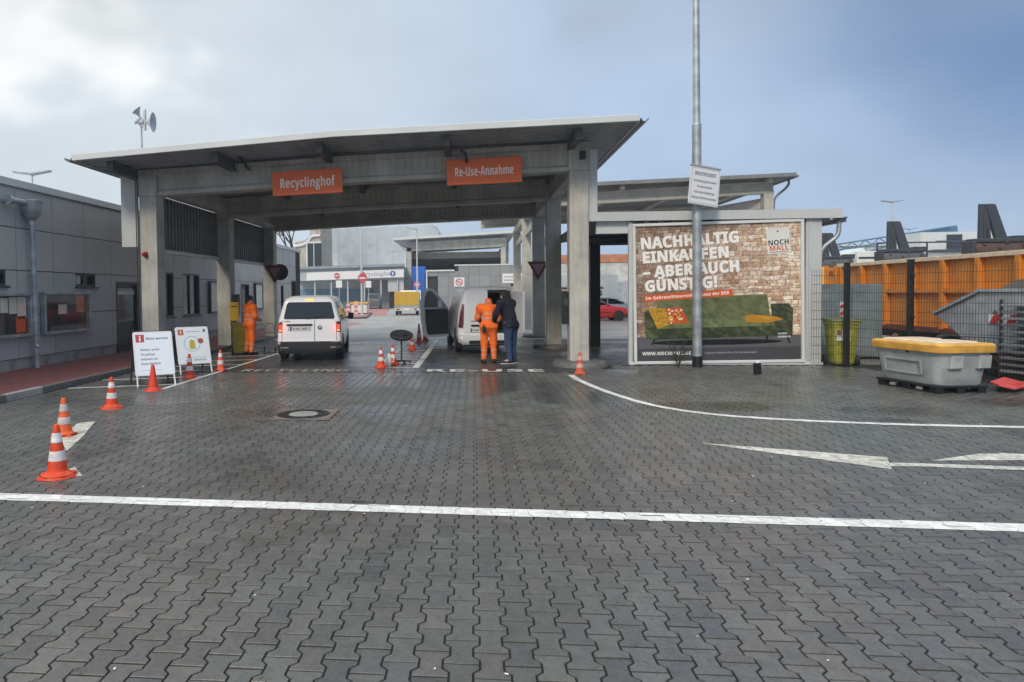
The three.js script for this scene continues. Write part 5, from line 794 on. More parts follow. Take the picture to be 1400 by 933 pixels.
{ // pale grey van, right rear door and driver's door open
  const t = thing('grey_van', 'off-white van with open rear door and open driver door in the right lane', 'van', [0.4, 0, -19.95], 0.115); t.scale.x = 0.9;
  const B = bodyOf([[0.28, 0.86, 0.0, -4.7, 0.16, 0.4], [0.42, 0.95, 0.04, -4.78, 0.16, 0.45], [0.56, 0.97, 0.05, -4.8, 0.16, 0.5], [0.6, 0.97, 0.0, -4.8, 0.16, 0.5], [1.0, 0.965, -0.01, -4.65, 0.17, 0.5], [1.18, 0.95, -0.02, -4.2, 0.17, 0.4], [1.3, 0.93, -0.03, -3.9, 0.17, 0.32], [1.75, 0.83, -0.075, -3.15, 0.17, 0.28], [1.87, 0.79, -0.1, -2.95, 0.18, 0.28], [1.94, 0.73, -0.16, -2.75, 0.22, 0.28], [1.965, 0.6, -0.32, -2.5, 0.25, 0.28]]);
  const hole = (x, y, z) => z > -0.25 && x > 0.02 && x < B.at(y)[1] - 0.11 && y > 0.62 && y < 1.82;
  mesh('body', B.shell(hole), C.vanGrey, t);
  mesh('cargo_hold', [span(-0.74, 0.84, 0.6, 0.63, -0.06, -2.4), span(-0.72, 0.72, 1.8, 1.82, -0.2, -2.4), span(-0.74, 0.74, 0.62, 1.82, -2.4, -2.44), span(0.72, 0.74, 0.62, 1.8, -0.2, -2.4), span(-0.74, -0.72, 0.62, 1.8, -0.2, -2.4)], mat(0.06, 0.7), t);
  mesh('door_frame', [B.onRear([[0.71, 0.6], [0.87, 0.6], [0.84, 1.3], [0.74, 1.84], [0.0, 1.87], [0.0, 1.79], [0.62, 1.79], [0.7, 1.3]], 0.012)], C.plastic, t);
  mesh('left_rear_door', B.onRear([[-0.76, 0.63], [0.01, 0.63], [0.01, 1.83], [-0.66, 1.83], [-0.7, 1.78]], 0.016), C.vanGrey, t);
  mesh('door_panel', B.onRear([[-0.66, 1.05], [-0.6, 0.98], [-0.04, 0.98], [-0.04, 1.36], [-0.1, 1.4], [-0.56, 1.4], [-0.66, 1.34]], 0.022), C.vanGrey, t);
  mesh('door_edge', B.onRear([[0.0, 0.63], [0.02, 0.63], [0.02, 1.83], [0.0, 1.83]], 0.024), C.black, t);
  mesh('handle_strip', B.onRear(quad(-0.55, 0.01, 0.8, 0.86, 0.02), 0.03), C.black, t);
  mesh('badge_script', B.onRear(quad(-0.56, -0.3, 0.955, 0.97, 0.004), 0.026), C.darkSteel, t);
  mesh('rear_bumper', B.onRear([[-0.95, 0.34], [0.95, 0.34], [0.96, 0.54], [0.9, 0.6], [-0.9, 0.6], [-0.96, 0.54]], 0.03), C.vanGrey, t);
  mesh('bumper_step', B.onRear(quad(-0.62, 0.62, 0.3, 0.4, 0.02), 0.034), C.plastic, t);
  mesh('number_plate', decal(0.52, 0.11, -0.31, 0.7, B.rearZ(-0.3, 0.7) + 0.038), plateTex('B·NK 2257'), t, { uv: 'keep' });
  mesh('tail_light', B.onRear([[-0.955, 0.78], [-0.82, 0.76], [-0.79, 0.9], [-0.77, 1.45], [-0.82, 1.47], [-0.9, 1.2]], 0.02), C.tailDark, t);
  mesh('tail_light', B.onRear([[0.955, 0.78], [0.84, 0.76], [0.83, 0.9], [0.82, 1.45], [0.84, 1.47], [0.9, 1.2]], 0.02), C.tailDark, t);
  // open right rear door, swung outwards
  const rd = mesh('right_rear_door', put(slab(rrect(0, 0.62, 0.78, 1.82, 0.06), 0.05, 0.008), 0.86, 0, -0.06, 0, -1.32), C.vanGrey, t);
  mesh('door_trim', put(slab(rrect(0.08, 0.75, 0.7, 1.72, 0.06), 0.012), 0.86, 0, -0.06, 0, -1.32).translate(-0.012, 0, 0), mat([0.36, 0.38, 0.4], 0.6), rd);
  mesh('hinge', [rbox(0.06, 0.08, 0.05, 0.008, 0.9, 0.85, -0.08), rbox(0.06, 0.08, 0.05, 0.008, 0.9, 1.6, -0.1)], C.darkSteel, rd);
  // open driver's door on the left, hinged at its front edge
  const a = -3.55, dp = [[0, 0.3], [0.9, 0.25], [1.02, 0.38], [1.1, 0.9], [1.12, 1.3], [1.06, 1.72], [0.97, 1.9], [0.8, 1.97], [0.64, 1.94], [0.45, 1.78], [0.02, 1.28]];
  const dd = mesh('driver_door', put(slab(dp, 0.05, 0.008), -0.95, 0, a, 0, Math.PI - 0.2), C.vanGrey, t);
  const inner = put(slab([[0.06, 0.5], [0.96, 0.5], [1.02, 0.9], [1.02, 1.12], [0.06, 1.12]], 0.03), -0.95, 0, a, 0, Math.PI - 0.2).translate(0.004, 0, 0.03);
  mesh('door_lining', put(slab([[0.05, 0.4], [0.82, 0.36], [0.88, 0.5], [0.92, 0.9], [0.93, 1.24], [0.05, 1.24]], 0.03), -0.95, 0, a + 0.085, 0, Math.PI - 0.2), C.plastic, dd);
  mesh('window_pane', put(slab([[0.16, 1.3], [0.96, 1.3], [0.93, 1.66], [0.86, 1.82], [0.76, 1.87], [0.67, 1.85], [0.5, 1.7]], 0.02), -0.95, 0, a + 0.06, 0, Math.PI - 0.2), mat([0.07, 0.085, 0.095], 0.08), dd);
  mesh('mirror', [rbox(0.2, 0.28, 0.12, 0.05, -1.3, 1.42, a + 0.2, 0, 0, 0, 3), bar([-1.1, 1.28, a + 0.08], [-1.28, 1.36, a + 0.2], 0.06, 0.05)], C.vanGrey, t);
  for (const s of [-1, 1]) for (const z of [-0.95, -3.9]) mesh('wheel_arch', put(new THREE.CylinderGeometry(0.4, 0.4, 0.02, 26), s * 0.965, 0.36, z, 0, 0, Math.PI / 2), C.plastic, t);
  mesh('side_window', B.onSide([[-2.0, 1.22], [-3.3, 1.22], [-2.95, 1.68], [-2.0, 1.7]], 1, 0.006), C.glass, t);
  wheelsOf(t, [[-0.87, -0.95], [0.87, -0.95], [-0.87, -3.9], [0.87, -3.9]], 0.345, 0.22);
  mesh('underbody', box(1.5, 0.16, 4.2, 0, 0.3, -2.35), C.black, t);
}
function smallCar(name, label, at, turn, paintMat_, group) {
  const t = thing(name, label, 'car', at, turn, group);
  const B = bodyOf([[0.2, 0.7, 1.85, -1.95, 0.25, 0.4], [0.35, 0.8, 1.95, -2.05, 0.25, 0.5], [0.6, 0.83, 1.95, -2.05, 0.25, 0.5], [0.8, 0.82, 1.9, -1.9, 0.25, 0.45], [0.92, 0.79, 1.85, -1.0, 0.22, 0.3], [1.3, 0.62, 1.45, -0.15, 0.2, 0.22], [1.4, 0.54, 1.25, 0.1, 0.2, 0.22], [1.43, 0.42, 1.05, 0.3, 0.2, 0.2]]);
  mesh('body', B.shell(), paintMat_, t);
  for (const s of [-1, 1]) { mesh('side_window', B.onSide([[0.42, 0.95], [-0.78, 0.95], [-0.28, 1.27], [0.42, 1.3]], s, 0.006), C.glass, t); mesh('rear_side_window', B.onSide([[0.5, 0.95], [1.5, 0.95], [1.28, 1.28], [0.5, 1.3]], s, 0.006), C.glass, t); mesh('headlight', B.onFront([[s * 0.5, 0.62], [s * 0.75, 0.62], [s * 0.75, 0.75], [s * 0.52, 0.76]], 0.01), C.steel, t); mesh('mirror', rbox(0.16, 0.12, 0.1, 0.04, s * 0.88, 0.98, -0.62), paintMat_, t); for (const z of [-1.3, 1.2]) mesh('wheel_arch', put(new THREE.CylinderGeometry(0.33, 0.33, 0.02, 24), s * 0.822, 0.31, z, 0, 0, Math.PI / 2), C.black, t); mesh('side_trim', B.onSide([[-0.9, 0.48], [0.8, 0.48], [0.8, 0.54], [-0.9, 0.54]], s, 0.012), C.plastic, t); }
  mesh('windscreen', B.onFront([[-0.68, 0.95], [0.68, 0.95], [0.54, 1.28], [-0.54, 1.28]], 0.008), C.glass, t);
  mesh('rear_window', B.onRear([[-0.64, 0.97], [0.64, 0.97], [0.52, 1.26], [-0.52, 1.26]], 0.008), C.glass, t);
  mesh('front_bumper', B.onFront([[-0.78, 0.24], [0.78, 0.24], [0.8, 0.44], [-0.8, 0.44]], 0.012), C.plastic, t);
  wheelsOf(t, [[-0.75, -1.3], [0.75, -1.3], [-0.75, 1.2], [0.75, 1.2]], 0.29, 0.18);
  return t;
}
smallCar('red_car', 'red hatchback seen from its side between canopy column and billboard', [7.3, 0, -42.5], -Math.PI / 2 + 0.05, C.carRed);
smallCar('white_car', 'white hatchback parked just behind the red one', [9.2, 0, -46.5], -Math.PI / 2 + 0.02, C.vanWhite);
{ // small flatbed truck with a yellow tarpaulin
  const t = thing('small_truck', 'small white flatbed truck with a yellow tarpaulin, driving away', 'truck', [-5.4, 0, -54.5], 0.05);
  const B = bodyOf([[0.4, 0.8, -2.6, -4.6, 0.1, 0.2], [1.0, 0.86, -2.6, -4.6, 0.1, 0.2], [1.3, 0.84, -2.6, -4.4, 0.1, 0.2], [1.95, 0.72, -2.62, -3.8, 0.12, 0.2], [2.02, 0.6, -2.7, -3.6, 0.12, 0.2]]);
  mesh('cab', B.shell(), C.vanWhite, t); for (const s of [-1, 1]) mesh('side_window', B.onSide([[-2.9, 1.3], [-4.1, 1.3], [-3.75, 1.85], [-2.9, 1.85]], s, 0.008), C.glass, t);
  const q = [[-0.95, 0.8], [0.95, 0.8], [1.0, 0.95], [1.0, 1.8], [0.92, 1.92], [-0.92, 1.92], [-1.0, 1.8], [-1.0, 0.95]];
  mesh('tarpaulin', put(slab(q, 2.5, 0.03), 0, 0, -2.55), C.yellowTarp, t);
  for (let i = 0; i < 5; i++) mesh('fold', bar([-0.9 + i * 0.42, 1.86, 0.0], [-0.7 + i * 0.36, 0.9 + (i % 2) * 0.3, 0.03], 0.05, 0.03), C.yellowTarp, t);
  mesh('load_bed', span(-1.02, 1.02, 0.66, 0.8, -2.6, 0.05, 0.01), C.zinc, t); mesh('tail_board', span(-1.0, 1.0, 0.36, 0.64, -0.05, 0.04, 0.01), C.paleMetal, t);
  for (const s of [-1, 1]) mesh('tail_light', box(0.2, 0.1, 0.03, s * 0.7, 0.5, 0.06), C.tail, t);
  mesh('number_plate', box(0.5, 0.11, 0.02, 0, 0.5, 0.05), C.paper, t);
  wheelsOf(t, [[-0.82, -0.7], [0.82, -0.7], [-0.75, -3.9], [0.75, -3.9]], 0.33, 0.22);
}

// ------------------------------------------------------------------ people: bones joined with a smooth minimum and meshed
const capsule = (p, a, b, ra, rb) => { const ax = b[0] - a[0], ay = b[1] - a[1], az = b[2] - a[2], px = p[0] - a[0], py = p[1] - a[1], pz = p[2] - a[2]; const h = Math.min(1, Math.max(0, (px * ax + py * ay + pz * az) / (ax * ax + ay * ay + az * az || 1))); return Math.hypot(px - ax * h, py - ay * h, pz - az * h) - lerp(ra, rb, h); };
const smin = (a, b, k) => { const h = Math.max(k - Math.abs(a - b), 0) / k; return Math.min(a, b) - h * h * k * 0.25; };
function fieldMesh(f, lo, hi, cell) {
  const size = Math.max(hi[0] - lo[0], hi[1] - lo[1], hi[2] - lo[2]) + cell * 4, n = Math.ceil(size / cell), mc = new MarchingCubes(n, new THREE.MeshStandardMaterial(), false, false, 120000), c = [0, 1, 2].map((k) => (lo[k] + hi[k]) / 2), half = n / 2, s = size / 2;
  const m = cell * 2, P = [0, 0, 0];
  mc.isolation = 0; mc.field.fill(-1);
  for (let z = 0; z < n; z++) { P[2] = c[2] + ((z - half) / half) * s; if (P[2] < lo[2] - m || P[2] > hi[2] + m) continue; for (let y = 0; y < n; y++) { P[1] = c[1] + ((y - half) / half) * s; if (P[1] < lo[1] - m || P[1] > hi[1] + m) continue; for (let x = 0; x < n; x++) { P[0] = c[0] + ((x - half) / half) * s; if (P[0] < lo[0] - m || P[0] > hi[0] + m) continue; mc.field[x + y * n + z * n * n] = -f(P); } } }
  mc.update();
  const g = new THREE.BufferGeometry(), p = mc.positionArray.slice(0, mc.count * 3), nn = mc.normalArray.slice(0, mc.count * 3);
  for (let i = 0; i < p.length; i += 3) for (let k = 0; k < 3; k++) p[i + k] = p[i + k] * s + c[k];
  g.setAttribute('position', new THREE.BufferAttribute(p, 3)); g.setAttribute('normal', new THREE.BufferAttribute(nn, 3)); return g;
}
const boundsOf = (bones, pad) => { const lo = [9, 9, 9], hi = [-9, -9, -9]; for (const [a, b, ra, rb] of bones) for (const [q, r] of [[a, ra], [b, rb]]) for (let k = 0; k < 3; k++) { lo[k] = Math.min(lo[k], q[k] - r - pad); hi[k] = Math.max(hi[k], q[k] + r + pad); } return [lo, hi]; };
const blend = (bones, k, grow = 0) => (p) => { let d = 9; for (const [a, b, ra, rb] of bones) d = smin(d, capsule(p, a, b, ra, rb) - grow, k); return d; };
const meshBones = (bones, cell, k, grow = 0, cut = null) => { const [lo, hi] = boundsOf(bones, grow + 0.03), f = blend(bones, k, grow); return fieldMesh(cut ? (p) => Math.max(f(p), cut(p)) : f, lo, hi, cell); };
const mid = (a, b, t) => [0, 1, 2].map((k) => lerp(a[k], b[k], t));
// J: named joints. Every limb tapers; hands get palm, thumb and four bent fingers
function handBones(wrist, dir, side) {           // dir: where the fingers point; side: towards the thumb
  const D = V3(...dir).normalize(), S = V3(...side).addScaledVector(D, -V3(...side).dot(D)).normalize(), N = D.clone().cross(S), W = V3(...wrist), P = (d, s, n) => W.clone().addScaledVector(D, d).addScaledVector(S, s).addScaledVector(N, n).toArray(), b = [];
  for (const s of [-0.026, -0.009, 0.009, 0.026]) b.push([P(0.0, s * 0.6, 0), P(0.085, s, 0), 0.019, 0.014]);
  [[-0.031, 0.055], [-0.011, 0.07], [0.01, 0.075], [0.03, 0.068]].forEach(([s, l]) => { b.push([P(0.085, s, 0), P(0.085 + l * 0.5, s * 1.05, 0.008), 0.0105, 0.009]); b.push([P(0.085 + l * 0.5, s * 1.05, 0.008), P(0.085 + l * 0.85, s * 1.05, 0.03), 0.009, 0.007]); });
  b.push([P(0.02, 0.03, 0), P(0.06, 0.055, 0.01), 0.015, 0.011]); b.push([P(0.06, 0.055, 0.01), P(0.09, 0.06, 0.025), 0.011, 0.008]); return b;
}
function headBones(neck, up, face) {
  const U = V3(...up).normalize(), F = V3(...face).addScaledVector(U, -V3(...face).dot(U)).normalize(), S = U.clone().cross(F), N = V3(...neck), P = (u, f, s) => N.clone().addScaledVector(U, u).addScaledVector(F, f).addScaledVector(S, s).toArray();
  return { P, bones: [[P(0.12, -0.015, 0), P(0.165, -0.01, 0), 0.082, 0.085], [P(0.07, 0.05, 0), P(0.12, 0.03, 0), 0.05, 0.07], [P(0.035, 0.065, -0.02), P(0.035, 0.065, 0.02), 0.026, 0.026], [P(0.125, 0.09, 0), P(0.09, 0.112, 0), 0.012, 0.016], [P(0.055, 0.092, -0.018), P(0.055, 0.092, 0.018), 0.012, 0.012], [P(0.135, 0.07, -0.03), P(0.135, 0.07, 0.03), 0.024, 0.024], [P(0.09, -0.005, 0.082), P(0.13, -0.012, 0.086), 0.013, 0.017], [P(0.09, -0.005, -0.082), P(0.13, -0.012, -0.086), 0.013, 0.017], [P(-0.06, -0.02, 0), P(0.06, -0.005, 0), 0.058, 0.056]] };
}
function person(label, at, ry, J, look) {
  const t = thing('person', label, 'person', at, ry), L = (a, b, ra, rb) => [J[a], J[b], ra, rb];
  const torso = [L('hipL', 'hipR', 0.115, 0.115), [J.pelvis, J.waist, 0.125, 0.12], [J.waist, J.chest, 0.12, 0.14], [mid(J.chest, J.shL, 0.45), J.shL, 0.1, 0.068], [mid(J.chest, J.shR, 0.45), J.shR, 0.1, 0.068], [J.chest, J.neck, 0.12, 0.06]];
  const arms = ['L', 'R'].flatMap((s) => [L('sh' + s, 'el' + s, 0.058, 0.045), L('el' + s, 'wr' + s, 0.044, 0.03)]);
  const legs = ['L', 'R'].flatMap((s) => [L('hip' + s, 'kn' + s, 0.095, 0.062), L('kn' + s, 'an' + s, 0.06, 0.042)]);
  const feet = ['L', 'R'].map((s) => [J['an' + s], J['toe' + s], 0.042, 0.034]);
  const head = headBones(J.neck, J.up ?? [0, 1, 0], J.face);
  const hands = ['L', 'R'].map((s) => handBones(J['wr' + s], J['dir' + s], s === 'L' ? [0.3, 0.1, -1] : [-0.3, 0.1, -1]));
  const wholeBody = meshBones([...torso, ...arms, ...legs, ...feet], 0.024, 0.05), fine = [meshBones(head.bones, 0.007, 0.02), ...hands.map((h) => meshBones(h, 0.005, 0.008))];
  mesh('body', [wholeBody, ...fine], C.skin, t);
  const cutWrist = (p) => { let d = -9; for (const s of ['L', 'R']) { const e = J['el' + s], w = J['wr' + s], q = [0, 1, 2].map((k) => w[k] - e[k]), l = Math.hypot(...q); const a = ((p[0] - w[0]) * q[0] + (p[1] - w[1]) * q[1] + (p[2] - w[2]) * q[2]) / l; if (Math.hypot(p[0] - w[0], p[1] - w[1], p[2] - w[2]) < 0.14) d = Math.max(d, a + 0.01); } return d; };
  const hem = look.hem ?? 0.08, ax = [0, 1, 2].map((k) => J.waist[k] - J.pelvis[k]), al = Math.hypot(...ax), cutHem = (p) => { const a = ((p[0] - J.pelvis[0]) * ax[0] + (p[1] - J.pelvis[1]) * ax[1] + (p[2] - J.pelvis[2]) * ax[2]) / al, far = Math.min(Math.hypot(p[0] - J.wrL[0], p[1] - J.wrL[1], p[2] - J.wrL[2]), Math.hypot(p[0] - J.wrR[0], p[1] - J.wrR[1], p[2] - J.wrR[2])); return far < 0.2 ? -9 : -a - hem; };
  const wrinkle = (p) => 0.006 * (fbm(p[0] * 9 + p[2] * 4 + 20, p[1] * 11 + 20, 33, 2) - 0.5);
  const jb = [...torso, ...arms], jf0 = blend(jb, 0.06, 0.034), jf = (p) => Math.max(jf0(p) + 2 * wrinkle(p), cutWrist(p), cutHem(p)), [jlo, jhi] = boundsOf(jb, 0.07);
  const jacket = mesh('jacket', fieldMesh(jf, jlo, jhi, 0.018), look.jacket, t);
  mesh('collar', meshBones([[mid(J.chest, J.neck, 0.75), mid(J.neck, J.neck, 0), 0.1, 0.078]], 0.014, 0.02), look.jacket, jacket);
  const tb = [L('hipL', 'hipR', 0.115, 0.115), ...legs], tf0 = blend(tb, 0.05, 0.026), [tlo, thi] = boundsOf(tb, 0.06), cutAnkle = (p) => 0.075 - p[1];
  const tf = (p) => Math.max(tf0(p) + 2.4 * wrinkle([p[0], p[1] * 1.4, p[2]]), cutAnkle(p)); const trousers = mesh('trousers', fieldMesh(tf, tlo, thi, 0.018), look.trousers, t);
  const band = (name, f, lo, hi, c, n, h, parent) => { const l = Math.hypot(...n); mesh(name, fieldMesh((p) => Math.max(f(p) - 0.006, Math.abs(((p[0] - c[0]) * n[0] + (p[1] - c[1]) * n[1] + (p[2] - c[2]) * n[2]) / l) - h, Math.hypot(p[0] - c[0], p[1] - c[1], p[2] - c[2]) - (parent === trousers ? 0.16 : name === 'sleeve_band' ? 0.14 : 0.33)), lo, hi, 0.014), C.reflective, parent); };
  if (look.bands) {
    for (const k of look.bands) band('reflective_band', jf, jlo, jhi, mid(J.pelvis, J.chest, k), ax, 0.017, jacket);
    for (const s of ['L', 'R']) { const c = mid(J['el' + s], J['wr' + s], 0.3); band('sleeve_band', jf, jlo, jhi, c, [0, 1, 2].map((q) => J['wr' + s][q] - J['el' + s][q]), 0.016, jacket); for (const k of [0.45, 0.75]) band('leg_band', tf, tlo, thi, mid(J['kn' + s], J['an' + s], k), [0, 1, 0.02], 0.016, trousers); }
  }
  for (const s of ['L', 'R']) { const a = J['an' + s], o = J['toe' + s]; const d = [o[0] - a[0], 0, o[2] - a[2]], q = [a[0] - d[0] * 0.35, 0.05, a[2] - d[2] * 0.35];
    const boot = mesh('boot', meshBones([[[a[0], 0.05, a[2]], [a[0], 0.15, a[2]], 0.055, 0.052], [q, [o[0], 0.045, o[2]], 0.05, 0.045]], 0.012, 0.03, 0, (p) => 0.018 - p[1]), look.boots, t); mesh('sole', meshBones([[[q[0], 0.03, q[2]], [o[0], 0.03, o[2]], 0.054, 0.05]], 0.01, 0.02, 0, (p) => Math.max(p[1] - 0.028, -p[1] + 0.001)), look.sole ?? C.black, boot); }
  const P = head.P; mesh(look.hat ? 'cap' : 'hair', meshBones(look.hat ? [[P(0.17, -0.02, 0), P(0.2, -0.01, 0), 0.09, 0.078]] : [[P(0.14, -0.03, 0), P(0.185, -0.012, 0), 0.088, 0.082], [P(0.08, -0.05, 0), P(0.14, -0.03, 0), 0.06, 0.08]], 0.01, 0.03, 0.006), look.hat ?? C.hair, t);
  for (const s of [-1, 1]) mesh('eye', put(new THREE.SphereGeometry(0.011, 10, 8), ...P(0.118, 0.083, s * 0.031)), C.dark, t);
  if (look.extra) look.extra(t, J);
  return t;
}
// -z is the way the van faces; both men at the van look at its open back
person('worker in orange high visibility clothing stooping at the open back of the pale van', [0.37, 0, -17.5], 0.05, {
  pelvis: [0, 0.94, 0.06], waist: [0, 1.1, 0.02], chest: [0.01, 1.34, -0.2], neck: [0.02, 1.45, -0.34], shL: [-0.2, 1.4, -0.24], shR: [0.21, 1.37, -0.24], elL: [-0.26, 1.14, -0.32], elR: [0.27, 1.1, -0.22], wrL: [-0.17, 1.03, -0.54], wrR: [0.19, 0.95, -0.4], dirL: [0.3, -0.3, -1], dirR: [-0.2, -0.3, -1],
  hipL: [-0.1, 0.93, 0.06], hipR: [0.1, 0.93, 0.06], knL: [-0.12, 0.5, 0.02], knR: [0.12, 0.5, 0.0], anL: [-0.13, 0.09, 0.06], anR: [0.13, 0.09, 0.04], toeL: [-0.16, 0.05, -0.12], toeR: [0.15, 0.05, -0.14], up: [0.05, 0.5, -0.85], face: [0, -0.85, -0.5],
}, { jacket: C.hiVis, trousers: C.hiVis, boots: C.black, bands: [0.36, 0.66], hem: 0.1, hat: mat([0.8, 0.13, 0.012], 0.8), extra: (t) => { mesh('tool_pouch', [rbox(0.1, 0.15, 0.06, 0.015, -0.13, 0.86, 0.21), rod([-0.15, 0.92, 0.22], [-0.15, 1.0, 0.2], 0.012), rod([-0.11, 0.92, 0.22], [-0.1, 0.98, 0.2], 0.01)], C.black, t); } });
person('person in dark jacket and blue jeans bending at the back of the pale van', [0.88, 0, -17.25], 0.75, {
  pelvis: [0, 0.98, 0.05], waist: [0, 1.16, 0.02], chest: [0.0, 1.46, -0.08], neck: [0.02, 1.6, -0.14], shL: [-0.19, 1.52, -0.1], shR: [0.2, 1.51, -0.1], elL: [-0.27, 1.24, -0.2], elR: [0.26, 1.24, -0.2], wrL: [-0.2, 1.06, -0.33], wrR: [0.2, 1.1, -0.42], dirL: [0.1, -0.6, -0.8], dirR: [0, -0.1, -1],
  hipL: [-0.1, 0.97, 0.05], hipR: [0.1, 0.97, 0.05], knL: [-0.08, 0.52, 0.03], knR: [0.14, 0.52, -0.02], anL: [-0.09, 0.09, 0.1], anR: [0.15, 0.09, 0.02], toeL: [-0.26, 0.05, 0.0], toeR: [0.2, 0.05, -0.16], up: [0.04, 0.8, -0.6], face: [0.1, -0.6, -0.8],
}, { jacket: C.navy, trousers: C.jeans, boots: C.black, sole: C.sole, hem: 0.1 });
person('worker in orange with a black cap standing beside the olive bin at the left', [-6.75, 0, -19.95], -0.75, {
  pelvis: [0, 0.92, 0], waist: [0, 1.09, 0.0], chest: [0.0, 1.35, -0.03], neck: [0.0, 1.5, -0.05], shL: [-0.2, 1.42, -0.03], shR: [0.2, 1.42, -0.03], elL: [-0.27, 1.15, -0.06], elR: [0.27, 1.15, -0.04], wrL: [-0.14, 1.04, -0.25], wrR: [0.13, 1.03, -0.25], dirL: [0.6, -0.1, -0.8], dirR: [-0.6, -0.1, -0.8],
  hipL: [-0.1, 0.91, 0], hipR: [0.1, 0.91, 0], knL: [-0.12, 0.49, -0.03], knR: [0.12, 0.49, -0.02], anL: [-0.13, 0.09, 0.04], anR: [0.13, 0.09, 0.02], toeL: [-0.16, 0.05, -0.13], toeR: [0.16, 0.05, -0.15], face: [0.1, -0.2, -1],
}, { jacket: C.hiVis, trousers: C.hiVis, boots: C.black, bands: [0.3, 0.62], hem: 0.1, hat: C.hair });

// ------------------------------------------------------------------ beyond the canopy
{ // concrete frame and sloping roof of the yard hall on the right
  const t = thing('yard_hall', 'open concrete framed yard hall with a sloping roof, seen above the annex', 'building'), Y = (x) => lerp(6.25, 6.62, (x - 5) / 10);
  for (const z of [-36, -46]) { const b = mesh('beam', sweepX([[z + 0.2, 0], [z + 0.2, 0.12], [z + 0.12, 0.18], [z + 0.12, 0.52], [z + 0.2, 0.58], [z - 0.2, 0.58], [z - 0.2, 0]], [[0.5, Y(0.5)], [15, Y(15)]]), C.concrete, t); for (const x of [14.75, 4.2]) mesh('column', box(0.46, Y(x), 0.46, x, Y(x) / 2, z), C.concrete, t); }
  const rp = [[0.3, 6.98], [15.7, 7.32]]; mesh('roof_sheet', sweepX([[-35, -0.02], [-35, 0.14], [-48, 0.14], [-48, -0.02]], rp), worn([0.16, 0.155, 0.15], 0.6), t); mesh('fascia', sweepX([[-34.95, -0.02], [-34.95, 0.16], [-35, 0.16], [-35, -0.02]], rp), worn([0.24, 0.24, 0.235], 0.5), t);
  for (const x of [3, 7.5, 11, 14.6]) mesh('purlin', box(0.18, 0.2, 12.6, x, 6.98 + (x - 0.3) * 0.022 - 0.115, -41.5), C.concrete, t);
  mesh('gutter', put(slab([[-0.1, 0], [0.1, 0.02], [0.1, 0.12], [-0.1, 0.1]], 12.8), 15.78, 7.26, -47.9), C.gutter, t); mesh('downpipe', tube([[15.75, 7.3, -35.9], [15.75, 7.05, -35.9], [15.6, 6.85, -35.9], [15.1, 6.4, -35.9], [15.05, 6.2, -35.9], [15.05, 0, -35.9]], 0.06, 30, 8), C.gutter, t);
  mesh('rear_girder', bar([14.9, 6.2, -36.2], [4, 5.0, -46], 0.3, 0.5), C.concrete, t); mesh('rear_wall', span(3.6, 11.5, 0, 3.1, -56, -56.3), C.hall, t);
}
{ // heap of timber and row of stalls seen under the annex
  const r = rng(81); for (let i = 0; i < 3; i++) { const t = thing('timber_stack', ['reddish timber stack beside the dark annex column', 'reddish timber stack straight behind the red car', 'reddish timber stack behind the white hatchback'][i], 'timber', [6.2 + i * 1.25, 0, -50 - (i % 2)]); for (let k = 0; k < 9; k++) mesh('board', box(1.0, 0.16, 0.5, (r() - 0.5) * 0.2, 0.1 + k * 0.24, (r() - 0.5) * 0.3, 0, (r() - 0.5) * 0.3, (r() - 0.5) * 0.1), C.wood, t); }
  const h = thing('sales_hall', 'white wall with an orange roof edge far behind the red car', 'building', [11, 0, -62]); mesh('wall', box(7, 4.4, 0.4, 0, 2.2, 0), worn([0.62, 0.62, 0.6], 0.6), h); mesh('roof_edge', box(7.2, 0.7, 0.6, 0, 4.7, 0), worn([0.6, 0.25, 0.12], 0.6), h); mesh('window', box(0.8, 1.6, 0.1, -1.5, 1.9, 0.23), C.glass, h); mesh('gate', box(2.2, 2.6, 0.1, 1.4, 1.3, 0.23), C.skipGrey, h);
}
{ // gatehouse: panelled grey box with the white boards
  const t = thing('gatehouse', 'flat grey panelled gatehouse straight behind the pale van', 'building'), z = -78, r = rng(91), ms = [0.25, 0.27, 0.29].map((v) => worn([v, v * 1.02, v * 1.03], 0.55, panelTex, 0.2));
  mesh('core', [span(-2.1, 6.55, 0, 4.85, z - 0.1, z - 9), span(-5.3, -2.1, 0, 4.25, z - 0.1, z - 9)], C.joint, t);
  for (let i = 0; i < 10; i++) for (let k = 0; k < 4; k++) { const x = -5.3 + i * 1.185, left = x < -2.2, y0 = 0.1 + k * 1.2, y1 = Math.min(left ? 4.25 : 4.85, y0 + 1.185); if (y0 > (left ? 4 : 4.6)) continue; if ((i === 8 || i === 9) && k === 2) continue; if (i === 0 && k < 3) continue; mesh('panel', span(x + 0.012, x + 1.173, y0, y1, z - 0.1, z + 0.02), ms[Math.floor(r() * 3)], t); }
  mesh('coping', [span(-2.2, 6.65, 4.85, 5.0, z + 0.1, z - 9)], C.fascia, t); mesh('low_coping', [span(-5.45, -2.2, 4.25, 4.42, z + 0.2, z - 9), span(-5.45, -5.3, 0.1, 4.25, z + 0.2, z)], C.whitePaintMetal, t);
  mesh('door', span(-5.2, -4.2, 0.1, 3.4, z + 0.0, z + 0.04), C.dark, t); mesh('window', span(4.2, 6.5, 1.0, 3.65, z - 0.05, z + 0.0), C.glass, t);
}
